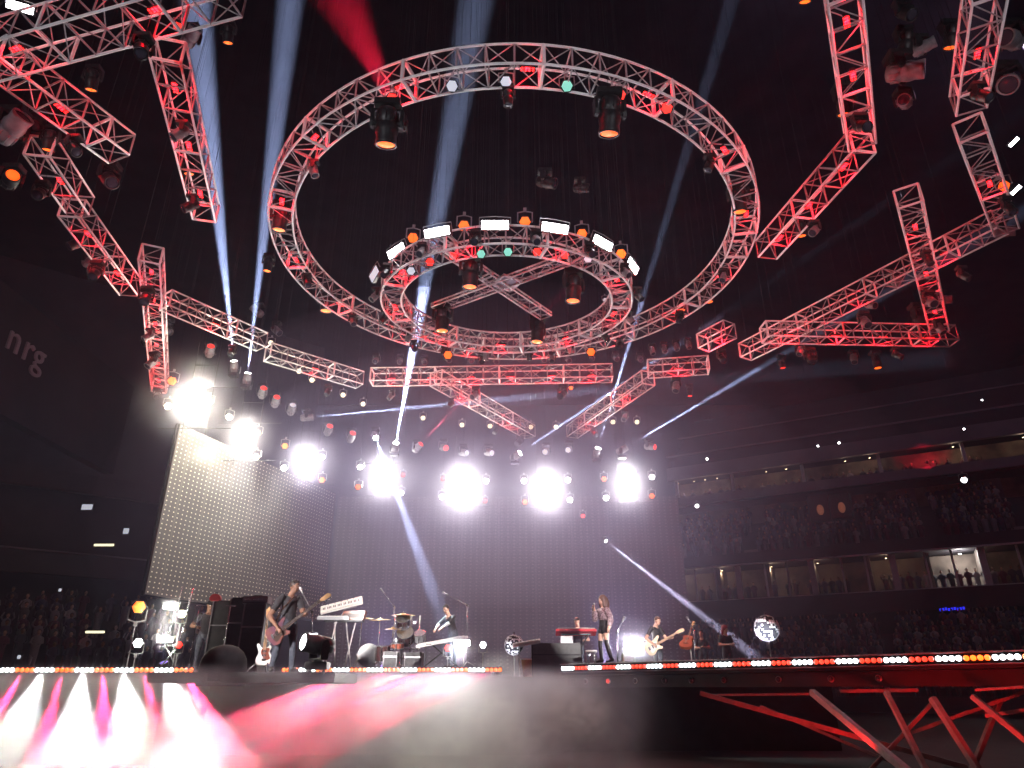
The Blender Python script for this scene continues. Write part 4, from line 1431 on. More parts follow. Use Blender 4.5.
def figure(name, label, loc, rz, J, mats, rules, s=1.0, group=None, hand_n=None, curl=0.9):
    """one continuous body grown from a jointed skeleton; rules give the material index along each bone"""
    D = dict(pelvis=(0, 0, .96), spine=(0, 0.0, 1.12), chest=(0, 0.0, 1.32), neck=(0, 0.01, 1.47), headb=(0, -0.01, 1.56),
             hipL=(.09, 0, .92), kneeL=(.11, -.02, .50), ankL=(.12, .02, .09), toeL=(.14, -.15, .035),
             hipR=(-.09, 0, .92), kneeR=(-.11, -.02, .50), ankR=(-.12, .02, .09), toeR=(-.14, -.15, .035),
             shL=(.185, 0, 1.40), elL=(.25, 0, 1.12), wrL=(.24, -.12, .88), shR=(-.185, 0, 1.40), elR=(-.25, 0, 1.12), wrR=(-.24, -.12, .88))
    D.update(J)
    D = {k: V(v) for k, v in D.items()}
    R = dict(pelvis=.135, spine=.125, chest=.145, neck=.058, headb=.06, hipL=.095, kneeL=.06, ankL=.042, toeL=.034, shL=.07, elL=.046, wrL=.03)
    for k in list(R):
        if k.endswith('L'):
            R[k[:-1] + 'R'] = R[k]
    R.update(rules.get('radii', {}))
    hands = {}
    for sd in 'LR':
        w, e = D['wr' + sd], D['el' + sd]
        dv = (w - e).normalized()
        D['pm' + sd] = w + dv * 0.085
        R['pm' + sd] = .034
        hands[sd] = dv
    E = [('pelvis', 'spine'), ('spine', 'chest'), ('chest', 'neck'), ('neck', 'headb')]
    for sd in 'LR':
        E += [('pelvis', 'hip' + sd), ('hip' + sd, 'knee' + sd), ('knee' + sd, 'ank' + sd), ('ank' + sd, 'toe' + sd),
              ('chest', 'sh' + sd), ('sh' + sd, 'el' + sd), ('el' + sd, 'wr' + sd), ('wr' + sd, 'pm' + sd)]
    mb = MB()

    def capsule(pa, pb, ra, rb, n=12):
        """closed tapered limb with rounded ends"""
        d = (pb - pa).normalized()
        pts, rs = [], []
        for k in range(4):
            t = pi / 2 * k / 4
            pts.append(pa - d * (ra * cos(t)))
            rs.append(max(ra * sin(t), .002))
        for k in range(5):
            f = k / 4
            pts.append(pa.lerp(pb, f))
            bulge = 1 + .10 * sin(pi * min(1, f * 1.5))
            rs.append((ra + (rb - ra) * f) * (bulge if 0 < f < 1 else 1))
        for k in range(3, -1, -1):
            t = pi / 2 * k / 4
            pts.append(pb + d * (rb * cos(t)))
            rs.append(max(rb * sin(t), .002))
        mb.path(pts, rs, n)

    # torso lofted through elliptical sections from the hips to the neck
    hx = (D['hipL'] - D['hipR']).normalized()
    sx3 = (D['shL'] - D['shR']).normalized()
    sw = (D['shL'] - D['shR']).length / 2
    wid = rules.get('wide', 1.0)
    secs = [(D['pelvis'] + V((0, 0, -.12)), .06, .05, hx), (D['pelvis'] + V((0, 0, -.085)), .135 * wid, .10, hx), (D['pelvis'], .165 * wid, .118, hx), (D['spine'], .138 * wid, .102, hx.lerp(sx3, .5)),
            (D['spine'].lerp(D['chest'], .6), .155, .112, sx3), (D['chest'], .172, .118, sx3), (D['chest'].lerp(D['neck'], .55), sw * .88, .092, sx3), (D['chest'].lerp(D['neck'], .85), sw * .5, .068, sx3), (D['neck'], .060, .058, sx3)]
    n_ = 18
    vs, fs = [], []
    for i, (c, rx_, ry_, ax) in enumerate(secs):
        up_ = (secs[min(i + 1, len(secs) - 1)][0] - secs[max(i - 1, 0)][0]).normalized()
        ax = (ax - up_ * ax.dot(up_)).normalized()
        ay = up_.cross(ax)
        for k in range(n_):
            t = 2 * pi * k / n_
            vs.append(c + ax * (rx_ * cos(t)) + ay * (ry_ * sin(t)))
    for i in range(len(secs) - 1):
        for k in range(n_):
            fs.append((i * n_ + k, i * n_ + (k + 1) % n_, (i + 1) * n_ + (k + 1) % n_, (i + 1) * n_ + k))
    fs += [tuple(range(n_ - 1, -1, -1)), tuple((len(secs) - 1) * n_ + k for k in range(n_))]
    mb.add(vs, fs)
    capsule(D['neck'] - (D['headb'] - D['neck']) * .3, D['headb'] + (D['headb'] - D['neck']) * .4, R['neck'], R['neck'])
    for sd in 'LR':
        capsule(D['sh' + sd], D['el' + sd], R['sh' + sd] * .88, R['el' + sd])
        capsule(D['el' + sd], D['wr' + sd], R['el' + sd] * 1.02, R['wr' + sd])
        capsule(D['wr' + sd], D['pm' + sd], R['wr' + sd], R['pm' + sd] * .9)
        capsule(D['hip' + sd], D['knee' + sd], R['hip' + sd] * .98, R['knee' + sd])
        capsule(D['knee' + sd], D['ank' + sd], R['knee' + sd] * 1.0, R['ank' + sd])
        capsule(D['ank' + sd] + V((0, .03, -.035)), D['toe' + sd], R['ank' + sd] * 1.05, R['toe' + sd])
    # head turned and tilted
    hd = rules.get('head_dir', (0, -1, 0))
    hd = V(hd).normalized()
    up = V(rules.get('head_up', (0, 0, 1)))
    xr = hd.cross(up).normalized()
    up = xr.cross(hd).normalized()
    hc = D['headb'] + up * 0.085 + hd * 0.015
    HM = Matrix((xr, hd, up)).transposed()
    T = lambda p: hc + HM @ V(p)

    def blob(c, r, sc, nu=14, nv=10):
        b = MB().ball((0, 0, 0), r, nu, nv, sc)
        mb.add([T(V(c) + V(v)) for v in b.v], b.f)
    blob((0, -0.012, 0.02), 0.1, (0.78, 0.98, 1.08))
    blob((0, 0.022, -0.055), 0.072, (0.82, 0.9, 0.9))
    blob((0, 0.088, -0.012), 0.017, (0.8, 1.2, 1.6), 8, 6)
    for sx_ in (-1, 1):
        blob((sx_ * 0.079, -0.012, -0.005), 0.026, (0.35, 0.7, 1.15), 8, 6)
    # fingers and thumbs
    fing = []
    for sd in 'LR':
        dv = hands[sd]
        pn = V((hand_n or {}).get(sd, (0, 0, -1)))
        pn = (pn - dv * pn.dot(dv)).normalized()
        side = dv.cross(pn).normalized()
        base = D['pm' + sd]
        for i, (o_, ln) in enumerate(((-.030, .072), (-.010, .084), (.010, .078), (.029, .060))):
            p0 = base + side * o_ + dv * 0.01
            pts, a, p = [p0], 0.25, p0
            for seg in (0.42, 0.33, 0.25):
                p = p + (dv * cos(a) + pn * sin(a)) * ln * seg
                pts.append(p)
                a += curl * 0.8
            mb.path(pts, [.0125, .0115, .0105, .009], 7)
        th = D['wr' + sd] + dv * 0.03 - side * 0.03
        mb.path([th, th - side * 0.028 + dv * 0.03 + pn * 0.01, th - side * 0.02 + dv * 0.055 + pn * 0.035], [.015, .0125, .010], 7)
    m2 = mb.mesh('bd', [])
    ob = bpy.data.objects.new('bd', m2)
    COL.objects.link(ob)
    rm = ob.modifiers.new('r', 'REMESH')
    rm.mode = 'VOXEL'
    rm.voxel_size = 0.0095
    rm.adaptivity = 0.0
    smo = ob.modifiers.new('sm', 'SMOOTH')
    smo.factor = 0.5
    smo.iterations = 5
    dg = bpy.context.evaluated_depsgraph_get()
    m3 = bpy.data.meshes.new_from_object(ob.evaluated_get(dg))
    bpy.data.objects.remove(ob)
    m3.name = 'body'
    m3.materials.clear()
    for x in mats:
        m3.materials.append(M[x])
    segs = [(D[a], D[b], a, b) for a, b in E]
    paint = rules['paint']
    ids = []
    for f in m3.polygons:
        c = f.center
        if (c - hc).length < 0.135 and (c - hc).dot(up) > -0.11:
            ids.append(0)
            continue
        best = None
        for a, b, na, nb in segs:
            d = b - a
            t = max(0, min(1, (c - a).dot(d) / d.length_squared))
            q = (c - a - d * t).length / (0.6 * R[na] + 0.4 * R[nb] + 0.02)
            if best is None or q < best[0]:
                best = (q, t, na, nb)
        _, t, na, nb = best
        key = nb[:-1] if nb[-1] in 'LR' else nb
        r = paint.get(nb, paint.get(key, 0))
        if isinstance(r, tuple):
            r = r[0] if t < r[1] else (r[2] if len(r) < 5 or t < r[3] else r[4])
        ids.append(r)
    m3.polygons.foreach_set('material_index', ids)
    m3.polygons.foreach_set('use_smooth', [True] * len(ids))
    t = thing(name, label, 'person', loc, rz, group)
    t.scale = (s, s, s)
    place(m3, 'body', t)
    # face
    for sx_ in (-1, 1):
        b = MB().ball((0, 0, 0), 0.013, 8, 6, (1.2, 0.6, 0.7))
        MB().add([T(V((sx_ * 0.032, 0.078, 0.018)) + V(v)) for v in b.v], b.f).build('eye', 'eye', t)
    b = MB().ball((0, 0, 0), 0.02, 8, 6, (1.1, 0.4, 0.35))
    MB().add([T(V((0, 0.082, -0.055)) + V(v)) for v in b.v], b.f).build('mouth', 'lip', t)
    return t, T, D


def hair(t, T, blobs, m, name='hair'):
    mb = MB()
    for c, r, sc in blobs:
        b = MB().ball((0, 0, 0), r, 14, 10, sc)
        mb.add([T(V(c) + V(v)) for v in b.v], b.f)
    me = mb.mesh(name, m)
    ob = bpy.data.objects.new('h', me)
    COL.objects.link(ob)
    rm = ob.modifiers.new('r', 'REMESH')
    rm.mode = 'VOXEL'
    rm.voxel_size = 0.011
    dg = bpy.context.evaluated_depsgraph_get()
    m3 = bpy.data.meshes.new_from_object(ob.evaluated_get(dg))
    bpy.data.objects.remove(ob)
    m3.materials.clear()
    m3.materials.append(M[m])
    m3.polygons.foreach_set('use_smooth', [True] * len(m3.polygons))
    return place(m3, name, t)


SHORT = [((0, -0.028, 0.042), 0.1, (0.86, 0.95, 1.0)), ((0, 0.035, 0.095), 0.05, (1.2, 0.9, 0.5))]

# ------------------------------------------------------------------ guitars
M['wood_red'] = worn('red_brown_wood', (0.20, 0.05, 0.03), (0.30, 0.085, 0.05), 5, 0.3)
M['wood_cream'] = worn('cream_body', (0.72, 0.52, 0.36), (0.85, 0.66, 0.48), 3, 0.3)
M['wood_neck'] = worn('maple_neck', (0.50, 0.27, 0.12), (0.62, 0.36, 0.17), 12, 0.4)
M['dark_board'] = mat('dark_fingerboard', (0.05, 0.025, 0.018), 0.4)
M['pick'] = mat('pearl_guard', (0.75, 0.72, 0.70), 0.3)
M['sunburst'] = worn('dark_burst_body', (0.10, 0.05, 0.09), (0.28, 0.10, 0.07), 3, 0.25)


def smooth_outline(pts, n=6):
    out = []
    N = len(pts)
    for i in range(N):
        p0, p1, p2, p3 = (V((*pts[(i + k) % N], 0)) for k in (-1, 0, 1, 2))
        for j in range(n):
            t = j / n
            q = 0.5 * ((2 * p1) + (p2 - p0) * t + (2 * p0 - 5 * p1 + 4 * p2 - p3) * t * t + (3 * p1 - p0 - 3 * p2 + p3) * t ** 3)
            out.append((q.x, q.y))
    return out


ELEC = smooth_outline([(-.22, 0), (-.20, .13), (-.10, .165), (0.02, .115), (.10, .135), (.19, .16), (.21, .12), (.13, .06), (.12, 0), (.13, -.05), (.17, -.10), (.13, -.135), (.04, -.105), (-.08, -.165), (-.19, -.13)])
ACOU = smooth_outline([(-.27, 0), (-.25, .13), (-.14, .20), (-.02, .17), (.06, .125), (.15, .15), (.22, .12), (.245, .0), (.22, -.12), (.15, -.15), (.06, -.125), (-.02, -.17), (-.14, -.20), (-.25, -.13)])


def guitar(label, name, kind, loc, axis, face, body, neck_len=0.62, board='dark_board', s=1.0, group=None, guard='pick'):
    """x along the neck, z out of the front; axis = world neck direction, face = world direction of the front"""
    X = V(axis).normalized()
    Z = V(face)
    Z = (Z - X * Z.dot(X)).normalized()
    Y = Z.cross(X)
    q = Matrix((X, Y, Z)).transposed().to_quaternion()
    t = thing(name, label, 'guitar', loc, q, group)
    t.scale = (s, s, s)
    ac = kind == 'acoustic'
    th = 0.10 if ac else 0.045
    MB().prism(ACOU if ac else ELEC, -th / 2, th / 2).build('guitar_body', body, t, bevel=0.008)
    x0 = 0.10 if not ac else 0.2
    x1 = x0 + neck_len
    mb = MB()
    mb.prism([(x0, -.03), (x1, -.021), (x1, .021), (x0, .03)], 0.008, 0.034)
    mb.build('neck', 'wood_neck', t, bevel=0.006)
    MB().prism([(x0 - 0.02, -.029), (x1, -.021), (x1, .021), (x0 - 0.02, .029)], 0.034, 0.040).build('fingerboard', board, t)
    hd = thing('headstock', None, None, (0, 0, 0))
    bpy.data.objects.remove(hd)
    h = MB().prism([(x1, -.021), (x1 + .05, -.04), (x1 + .19, -.05), (x1 + .21, -.02), (x1 + .17, .03), (x1 + .03, .03), (x1, .021)], 0.004, 0.022).build('headstock', 'wood_neck', t, bevel=0.004)
    for i in range(4 if kind == 'bass' else 6):
        x = x1 + .04 + i * (.13 / (3 if kind == 'bass' else 5))
        pg = MB()
        pg.tube((x, -.035, .013), (x, -.075, .013), 0.006, 6)
        pg.ball((x, -.08, .013), 0.012, 6, 5, (1, .6, 1))
        pg.build('tuning_peg', 'chrome', h)
    st = MB()
    for i in range(4 if kind == 'bass' else 6):
        y = -.016 + i * .032 / (3 if kind == 'bass' else 5)
        st.tube((-.12, y * 1.3, .045 + th / 2 - .0225), (x1, y, .044), 0.0012, 4)
    st.build('strings', 'steel', t)
    if ac:
        MB().lathe([(0.05, th / 2 + .001), (0.05, th / 2 + .003)], 18, Matrix.Translation((0.09, 0, 0))).build('sound_hole', 'dark_board', t)
        MB().box((-.11, 0, th / 2 + .006), (.03, .16, .012)).build('bridge', 'dark_board', t, bevel=0.003)
    else:
        MB().prism(smooth_outline([(-.12, -.03), (-.10, -.12), (.02, -.085), (.10, -.10), (.12, -.03), (.10, .05), (0, .06)], 4), th / 2 + .001, th / 2 + .004).build('pickguard', guard, t)
        for x in (-.03, .05):
            MB().box((x, 0, th / 2 + .008), (.03, .085, .012)).build('pickup', 'black', t, bevel=0.003)
        MB().box((-.12, 0, th / 2 + .008), (.04, .08, .014)).build('bridge', 'chrome', t, bevel=0.003)
    return t


# ------------------------------------------------------------------ left of stage: the bass player
BX = at(287, 628, 15.4)
rzb = radians(42)
LB = Matrix.Rotation(-rzb, 3, 'Z')
# guitar in world space first: body centre and headstock seen in the photograph
gc = at(279, 632, 15.05)
gh = at(328, 595, 14.75)
gax = (gh - gc).normalized()
bass_len = (gh - gc).length
loc_b = V((BX.x, 15.4, DECK))
tol = lambda w: LB @ (V(w) - loc_b) / 1.02
fret = gc + gax * (bass_len * 0.52)
strum = gc + gax * 0.02
wl_ = tol(fret + V((0, 0.02, -0.06)))
wr_ = tol(strum + V((-0.03, -0.10, 0.06)))
shl, shr = V((.19, 0, 1.42)), V((-.19, 0, 1.42))
J = dict(wrL=wl_, elL=(shl + wl_) / 2 + V((.10, .10, -.13)), wrR=wr_, elR=(shr + wr_) / 2 + V((-.15, .12, -.08)), shL=shl, shR=shr,
         hipL=(.10, 0, .93), kneeL=(.15, -.06, .50), ankL=(.19, -.03, .09), toeL=(.24, -.19, .035), hipR=(-.10, 0, .93), kneeR=(-.15, .02, .50), ankR=(-.19, .06, .09), toeR=(-.24, -.09, .035),
         headb=(.02, -.04, 1.56))
PAINT_T = {'spine': 1, 'chest': 1, 'neck': (1, .55, 0), 'headb': 0, 'sh': 1, 'el': (1, .72, 0), 'wr': 0, 'pm': 0, 'hip': 2, 'knee': 2, 'ank': 2, 'toe': 3, 'pelvis': 1}
t, T, D = figure('person', 'person in black T-shirt and dark jeans playing bass guitar on the left platform', loc_b, rzb, J, ['skin_b', 'tee', 'denim', 'shoe'],
                 dict(paint=PAINT_T, head_dir=(.75, -.75, -.1), wide=1.08, radii=dict(shL=.085, shR=.085, elL=.055, elR=.055, hipL=.105, hipR=.105, kneeL=.072, kneeR=.072, ankL=.055, ankR=.055)), 1.04, hand_n={'L': (0, 0.3, 1), 'R': (0.2, 1, -.3)}, curl=1.1)
hair(t, T, SHORT, 'hair_dark')
guitar('dark bass guitar with bright pickguard rim, held by the bass player', 'bass_guitar', 'bass', gc, gax, (0.35, -1, 0.15), 'sunburst', bass_len / 1.2 - 0.25, 'dark_board', 1.2, guard='dark_board')
stp = MB()
sa = gc + gax * 0.12
p1, p2 = V((gc.x - 0.2, 15.2, gc.z + 0.05)), V((BX.x + 0.12, 15.28, DECK + 1.50))
stp.path([p1, p1.lerp(p2, .5) + V((-0.02, -0.13, 0.03)), p2, V((BX.x + 0.05, 15.50, DECK + 1.48))], 0.018, 6)
o = stp.build('guitar_strap', 'dark_board')
tag(o, 'dark strap running from the bass guitar over the shoulder of its player', 'strap')

# guitar standing on its stand
gs = at(262, 668, 15.6)
gsx = V((gs.x, 15.6, DECK))
guitar('white electric guitar upright on a stand between the bass player and tall case', 'electric_guitar', 'electric', gsx + V((0.02, -0.04, 0.36)), (-0.10, 0.14, 1), (0.3, -1, 0.1), 'pick', 0.66, 'wood_neck', 1.0, guard='wood_red')
t = thing('guitar_stand', 'folding guitar stand carrying the white electric guitar', 'stand', gsx)
for x, y in ((-.28, -.12), (.24, -.16), (0.0, .28)):
    MB().tube((0, 0.04, 0.34), (x, y, 0.012), 0.014, 6).build('leg', 'chrome', t, smooth=True)
MB().tube((0, 0.04, 0.3), (-.09, .16, 0.98), 0.013, 6).build('post', 'steel', t, smooth=True)
MB().path([(-.12, -.06, .18), (-.12, -.0, .15), (.12, -.0, .15), (.12, -.06, .18)], 0.012, 6).build('cradle', 'steel', t, smooth=True)

# tall covered cases, amplifier stacks behind the guitar stand
M['case'] = worn('road_case', (0.020, 0.018, 0.020), (0.04, 0.037, 0.04), 6, 0.5)


def road_case(label, c, w, d, h, z0, name='road_case', rz=0, group='tall dark cases at left', rail='grey'):
    t = thing(name, label, 'case', V((c[0], c[1], z0)), rz, group)
    MB().box((0, 0, h / 2), (w, d, h)).build('case_body', 'case', t, bevel=0.03)
    for sx_ in (-1, 1):
        for sy_ in (-1, 1):
            MB().box((sx_ * (w / 2 - .01), sy_ * (d / 2 - .01), h / 2), (0.035, 0.035, h * 0.98)).build('corner_rail', rail, t, bevel=0.006)
    MB().box((0, -d / 2 - .004, h * 0.66), (w * 0.95, 0.012, 0.03)).build('lid_seam', 'steel' if rail == 'grey' else rail, t)
    return t


pc = at(248, 670, 17.5)
road_case('tall dark case with silver amplifier on top, just left of the upright guitar', (pc.x, 17.6), 0.52, 0.5, 1.58, DECK)
am = thing('amplifier_head', 'silver amplifier head on the tall case left of the upright guitar', 'amplifier', (pc.x - .05, 17.6, DECK + 1.585))
MB().box((0, 0, 0.09), (0.62, 0.36, 0.17)).build('cabinet', 'grey', am, bevel=0.015)
MB().box((0, -0.185, 0.09), (0.56, 0.012, 0.10)).build('control_panel', 'steel', am)
for i in range(6):
    MB().lathe([(0.022, 0), (0.018, 0.03)], 10, Matrix.Translation((-.22 + i * .088, -.19, .09)) @ Matrix.Rotation(pi / 2, 4, 'X')).build('knob', 'chrome', am, smooth=True)
MB().path([(-.12, 0, .17), (-.10, 0, .21), (.10, 0, .21), (.12, 0, .17)], 0.012, 6).build('handle', 'black', am, smooth=True)
pc = at(232, 670, 17.9)
road_case('tall plain dark case second left of the upright guitar', (pc.x, 18.1), 0.55, 0.5, 1.78, DECK)
pc = at(207, 670, 17.9)
road_case('broad dark case at far left of the stacked cases', (pc.x + 0.02, 19.0), 0.95, 0.6, 1.80, DECK)
# leaning keyboard player behind that case
kp = at(211, 610, 20.0)
t, T, D = figure('person', 'person in dark clothes and flat dark hat bent behind the broad case at left', V((kp.x, 19.9, DECK)), radians(20), dict(wrL=(.26, -.34, 1.10), wrR=(-.2, -.34, 1.10), elL=(.34, -.08, 1.14), elR=(-.34, -.08, 1.14)),
                 ['skin_b', 'tee', 'denim', 'shoe'], dict(paint=PAINT_T, head_dir=(.3, -1, -.35)), 1.10)
hair(t, T, [((0, -0.02, 0.055), 0.1, (0.95, 1.05, .6)), ((0, 0.03, 0.05), 0.12, (1.1, 1.15, .16))], 'dark', 'hat')
o = thing('red_bag', 'small bright red bag on the tall plain case', 'bag', (at(214, 600, 18.6).x, 18.68, DECK + 1.80))
MB().prism(smooth_outline([(-.13, 0), (-.11, .12), (0, .16), (.12, .11), (.14, 0)], 3), -.06, .06, Matrix.Rotation(pi / 2, 4, 'X')).build('bag_body', 'red_cloth', o, bevel=0.01)
MB().path([(-.05, 0, .13), (-.03, 0, .2), (.04, 0, .2), (.06, 0, .13)], 0.008, 5).build('strap', 'dark', o)

# cable bundles and stands at the cases
for k, (x, yy, top) in enumerate(((190, 17.6, 606), (222, 17.3, 606))):
    p = at(x, 670, yy)
    t = thing('microphone_stand', f'thin silver stand before the dark cases at left, {ORD[k]} from the left', 'stand', (p.x, yy - .1, DECK), 0.3 * k, 'thin stands before the cases')
    hh = hz(top, yy) - DECK
    for a in range(3):
        MB().tube((0, 0, .14), (.26 * cos(a * 2.1), .26 * sin(a * 2.1), .012), 0.011, 6).build('leg', 'steel', t, smooth=True)
    MB().tube((0, 0, .12), (0, 0, hh), 0.011, 8).build('pole', 'chrome', t, smooth=True)
    MB().tube((-.1, 0, hh), (.12, 0, hh - .01), 0.010, 8).build('boom', 'chrome', t, smooth=True)

# domed hooded monitor in front, white bar beside it
p = at(205, 676, 14.6)
t = thing('hooded_monitor', 'large dark domed hood at the front of the stage beside the tall cases', 'monitor', (p.x, 15.45, DECK))
MB().lathe([(0.46, -0.25), (0.47, 0.1), (0.44, 0.26), (0.36, 0.40), (0.24, 0.49), (0.1, 0.535), (0, 0.54)], 28).build('hood', 'dark', t, smooth=True)
MB().lathe([(0.475, -0.26), (0.485, -0.2), (0.475, -0.17)], 28).build('base_ring', 'black', t, smooth=True)
p = at(228, 670, 15.3)
t = thing('light_tube', 'short white light tube lying by the domed hood', 'lamp', (p.x, 15.3, DECK + .03), 0.25)
MB().tube((-.2, 0, 0), (.2, 0, 0), 0.022, 10).build('tube', 'lens_pale', t, smooth=True)
for x in (-.21, .21):
    MB().box((x, 0, 0), (.03, .06, .06)).build('end_cap', 'black', t, bevel=0.006)

# floor moving head in front of the bass player
a = at(303, 642, 14.75)
moving_head(a, V((-0.72, -0.62, 0.12)), 'black floor moving head with bright round lens at the feet of the bass player', 'white', 1.12, hang=False, group='floor moving heads')
for o in SC.objects:
    if o.get('label', '').startswith('black floor moving head'):
        o.location.z = max(o.location.z, DECK)

# left tower of floor lamps
lt = at(168, 668, 18.9)
t = thing('lamp_stand', 'silver X-legged stand of the two glaring lamps on the left stage wing', 'stand', (lt.x, 18.9, 2.10))
for sx_ in (-1, 1):
    MB().tube((sx_ * .22, 0, 0.01), (-sx_ * .18, 0, 0.55), 0.02, 6).build('leg', 'chrome', t, smooth=True)
    MB().tube((-sx_ * .18, 0, 0.55), (-sx_ * .14 + .12, 0, 2.0), 0.016, 6).build('upright', 'chrome', t, smooth=True)
MB().tube((-.18, 0, .55), (.18, 0, .55), 0.016, 6).build('crossbar', 'chrome', t, smooth=True)
for px, py, w in ((171, 607, 'upper'), (165, 640, 'lower')):
    p = at(px, py, 18.7)
    strobe(p, toward_cam(p), f'{w} glaring warm lamp on the X-legged stand at left', 'warm', 0.42, ST_W, energy=420 * K_FLOOR, col=(1, .97, .82), group='glaring lamps on the left wing', hang=False)
for px, py, le, s, lab in ((139, 607, 'orange', 1.25, 'round orange lamp left of the X-legged stand'), (138, 643, 'white', 0.9, 'small white lamp low left of the X-legged stand'), (182, 614, 'warm', .8, 'small warm lamp right of the upper glaring lamp'), (179, 645, 'red', 0.7, 'small red lamp right of the X-legged stand')):
    p = at(px, py, 18.8)
    t = par_can(p, toward_cam(p), lab, le, s, 'round lamps on the left wing', hang=False)
    MB().tube((0, 0, -.34), (0, 0, (2.10 - p.z) / s), 0.014, 6).build('pole', 'steel', t)
p = at(271, 633, 16.6)
t = par_can(p, toward_cam(p), 'round orange lamp behind the bass player', 'orange', 0.62, 'round lamps behind the band', hang=False)
MB().tube((0, 0, -.34), (0, 0, (DECK - p.z) / .62), 0.02, 6).build('pole', 'steel', t)
p = at(312, 635, 19.0)
t = strobe(p, toward_cam(p), 'pale strobe lamp between bass player and keyboards', 'white', 0.3, ST_W, energy=60 * K_FLOOR, group='floor strobes behind the band', hang=False)
MB().tube((0, .1, 0), (0, .6, -p.z / .3), .05, 6).build('pole', 'steel', t)

# ------------------------------------------------------------------ keyboards on the X stand
KY = 21.9
RZ_ = 2.20
kb = at(340, 668, KY)
t = thing('keyboard_stand', 'white legged keyboard stand left of the drum kit', 'stand', (kb.x, KY, RZ_))
for i, (x0, x1) in enumerate(((-.42, -.22), (-.15, -.3), (.30, .05), (.10, .34))):
    MB().tube((x0, -.15 + .1 * i, .012), (x1 * .9, -.15 + .1 * i, 1.28), 0.022, 8).build('leg', 'post', t, smooth=True)
MB().box((0, 0, 1.29), (1.15, .42, .04)).build('shelf', 'black', t, bevel=.01)
KW = MB()
for i in range(26):
    KW.box((-.5 + i * .04, -.02, 0), (.036, .17, .02))


def keyboard(label, c, rz, tilt, w, body, name='keyboard', keys=True, sx=1.0, ry=0.0):
    t = thing(name, label, 'keyboard', c, Matrix.Rotation(rz, 3, 'Z').to_quaternion() @ Matrix.Rotation(ry, 3, 'Y').to_quaternion() @ Matrix.Rotation(tilt, 3, 'X').to_quaternion(), 'keyboards')
    MB().box((0, .04, .05), (w, .36, .09)).build('case', body, t, bevel=.012)
    me = KW.mesh('white_keys', 'pick')
    o = place(me, 'white_keys', t, (0, -.06, .105))
    o.scale = (w * 0.88, .95, 1)
    bk = MB()
    for i in range(25):
        if i % 7 not in (2, 6):
            bk.box((-.48 + i * .04, .03, .018), (.02, .10, .02))
    o = bk.build('black_keys', 'black', t, loc=(0, -.06, .105))
    o.scale = (w * 0.88, .95, 1)
    for i in range(5):
        MB().lathe([(.014, 0), (.011, .02)], 8, Matrix.Translation((-w * .3 + i * w * .15, .15, .095))).build('knob', 'chrome', t, smooth=True)
    return t


keyboard('pale keyboard lying flat on the white legged stand', (kb.x - .3, KY - .12, RZ_ + 1.32), 0, 0.08, 0.95, 'steel')
p = at(343, 605, KY)
keyboard('white keyboard tilted on the upper tier over the red-brown console', (p.x, KY - .1, p.z - .08), 0.1, 0.65, 1.25, 'pick', ry=-0.26)
MB_ = thing('wooden_console', 'red-brown wooden console under the tilted white keyboard', 'instrument', (kb.x + .22, KY + .02, RZ_ + 1.325))
MB().prism([(-.32, 0), (.36, 0), (.42, .26), (-.24, .26)], -.16, .16, Matrix.Rotation(pi / 2, 4, 'X')).build('case', 'wood_red', MB_, bevel=.012)
MB().box((0.02, -.165, .12), (.5, .012, .12)).build('panel', 'dark_board', MB_, bevel=.004)
MB().path([(-.36, 0, 0.02), (-.28, .05, .30), (.1, .05, .40)], .014, 6).build('upper_arm', 'steel', MB_)

# ------------------------------------------------------------------ drum kit
M['drum_shell'] = worn('dark_drum_shell', (0.03, 0.018, 0.02), (0.08, 0.035, 0.035), 6, 0.25)
M['drum_clear'] = worn('smoky_drum_shell', (0.10, 0.10, 0.11), (0.17, 0.17, 0.18), 4, 0.65)
M['brass'] = worn('brass_cymbal', (0.62, 0.42, 0.20), (0.80, 0.58, 0.30), 22, 0.3, 0.8)
M['drum_head'] = mat('drum_head', (0.75, 0.73, 0.72), 0.5)


def drum(label, c, r, h, ax, shell='drum_shell', name='tom_drum', lugs=8, legs=0, head='drum_head'):
    q = V(ax).to_track_quat('Z', 'Y')
    t = thing(name, label, 'drum', c, q, 'drum kit drums')
    MB().lathe([(r, -h / 2), (r, h / 2)], 24).build('shell', shell, t, smooth=False)
    for s_ in (-1, 1):
        MB().lathe([(r + .014, s_ * (h / 2 - .012)), (r + .014, s_ * (h / 2 + .014)), (r - .006, s_ * (h / 2 + .014))], 24).build('hoop', 'chrome', t, smooth=False)
        MB().lathe([(r - .004, s_ * (h / 2 + .002)), (0, s_ * (h / 2 + .004))], 24).build('drum_head', head, t)
    for k in range(lugs):
        a = 2 * pi * k / lugs
        MB().tube(((r + .016) * cos(a), (r + .016) * sin(a), -h / 2), ((r + .016) * cos(a), (r + .016) * sin(a), h / 2), 0.008, 5).build('tension_rod', 'chrome', t)
    qi = q.inverted()
    for k in range(legs):
        a = 2 * pi * k / legs + .5
        p0 = qi @ V(((r + .02) * cos(a), (r + .02) * sin(a), .05))
        p1 = qi @ V(((r + .06) * cos(a), (r + .06) * sin(a), RZ_ + .01 - c[2]))
        MB().tube(p0, p1, 0.012, 6).build('leg', 'chrome', t)
    return t


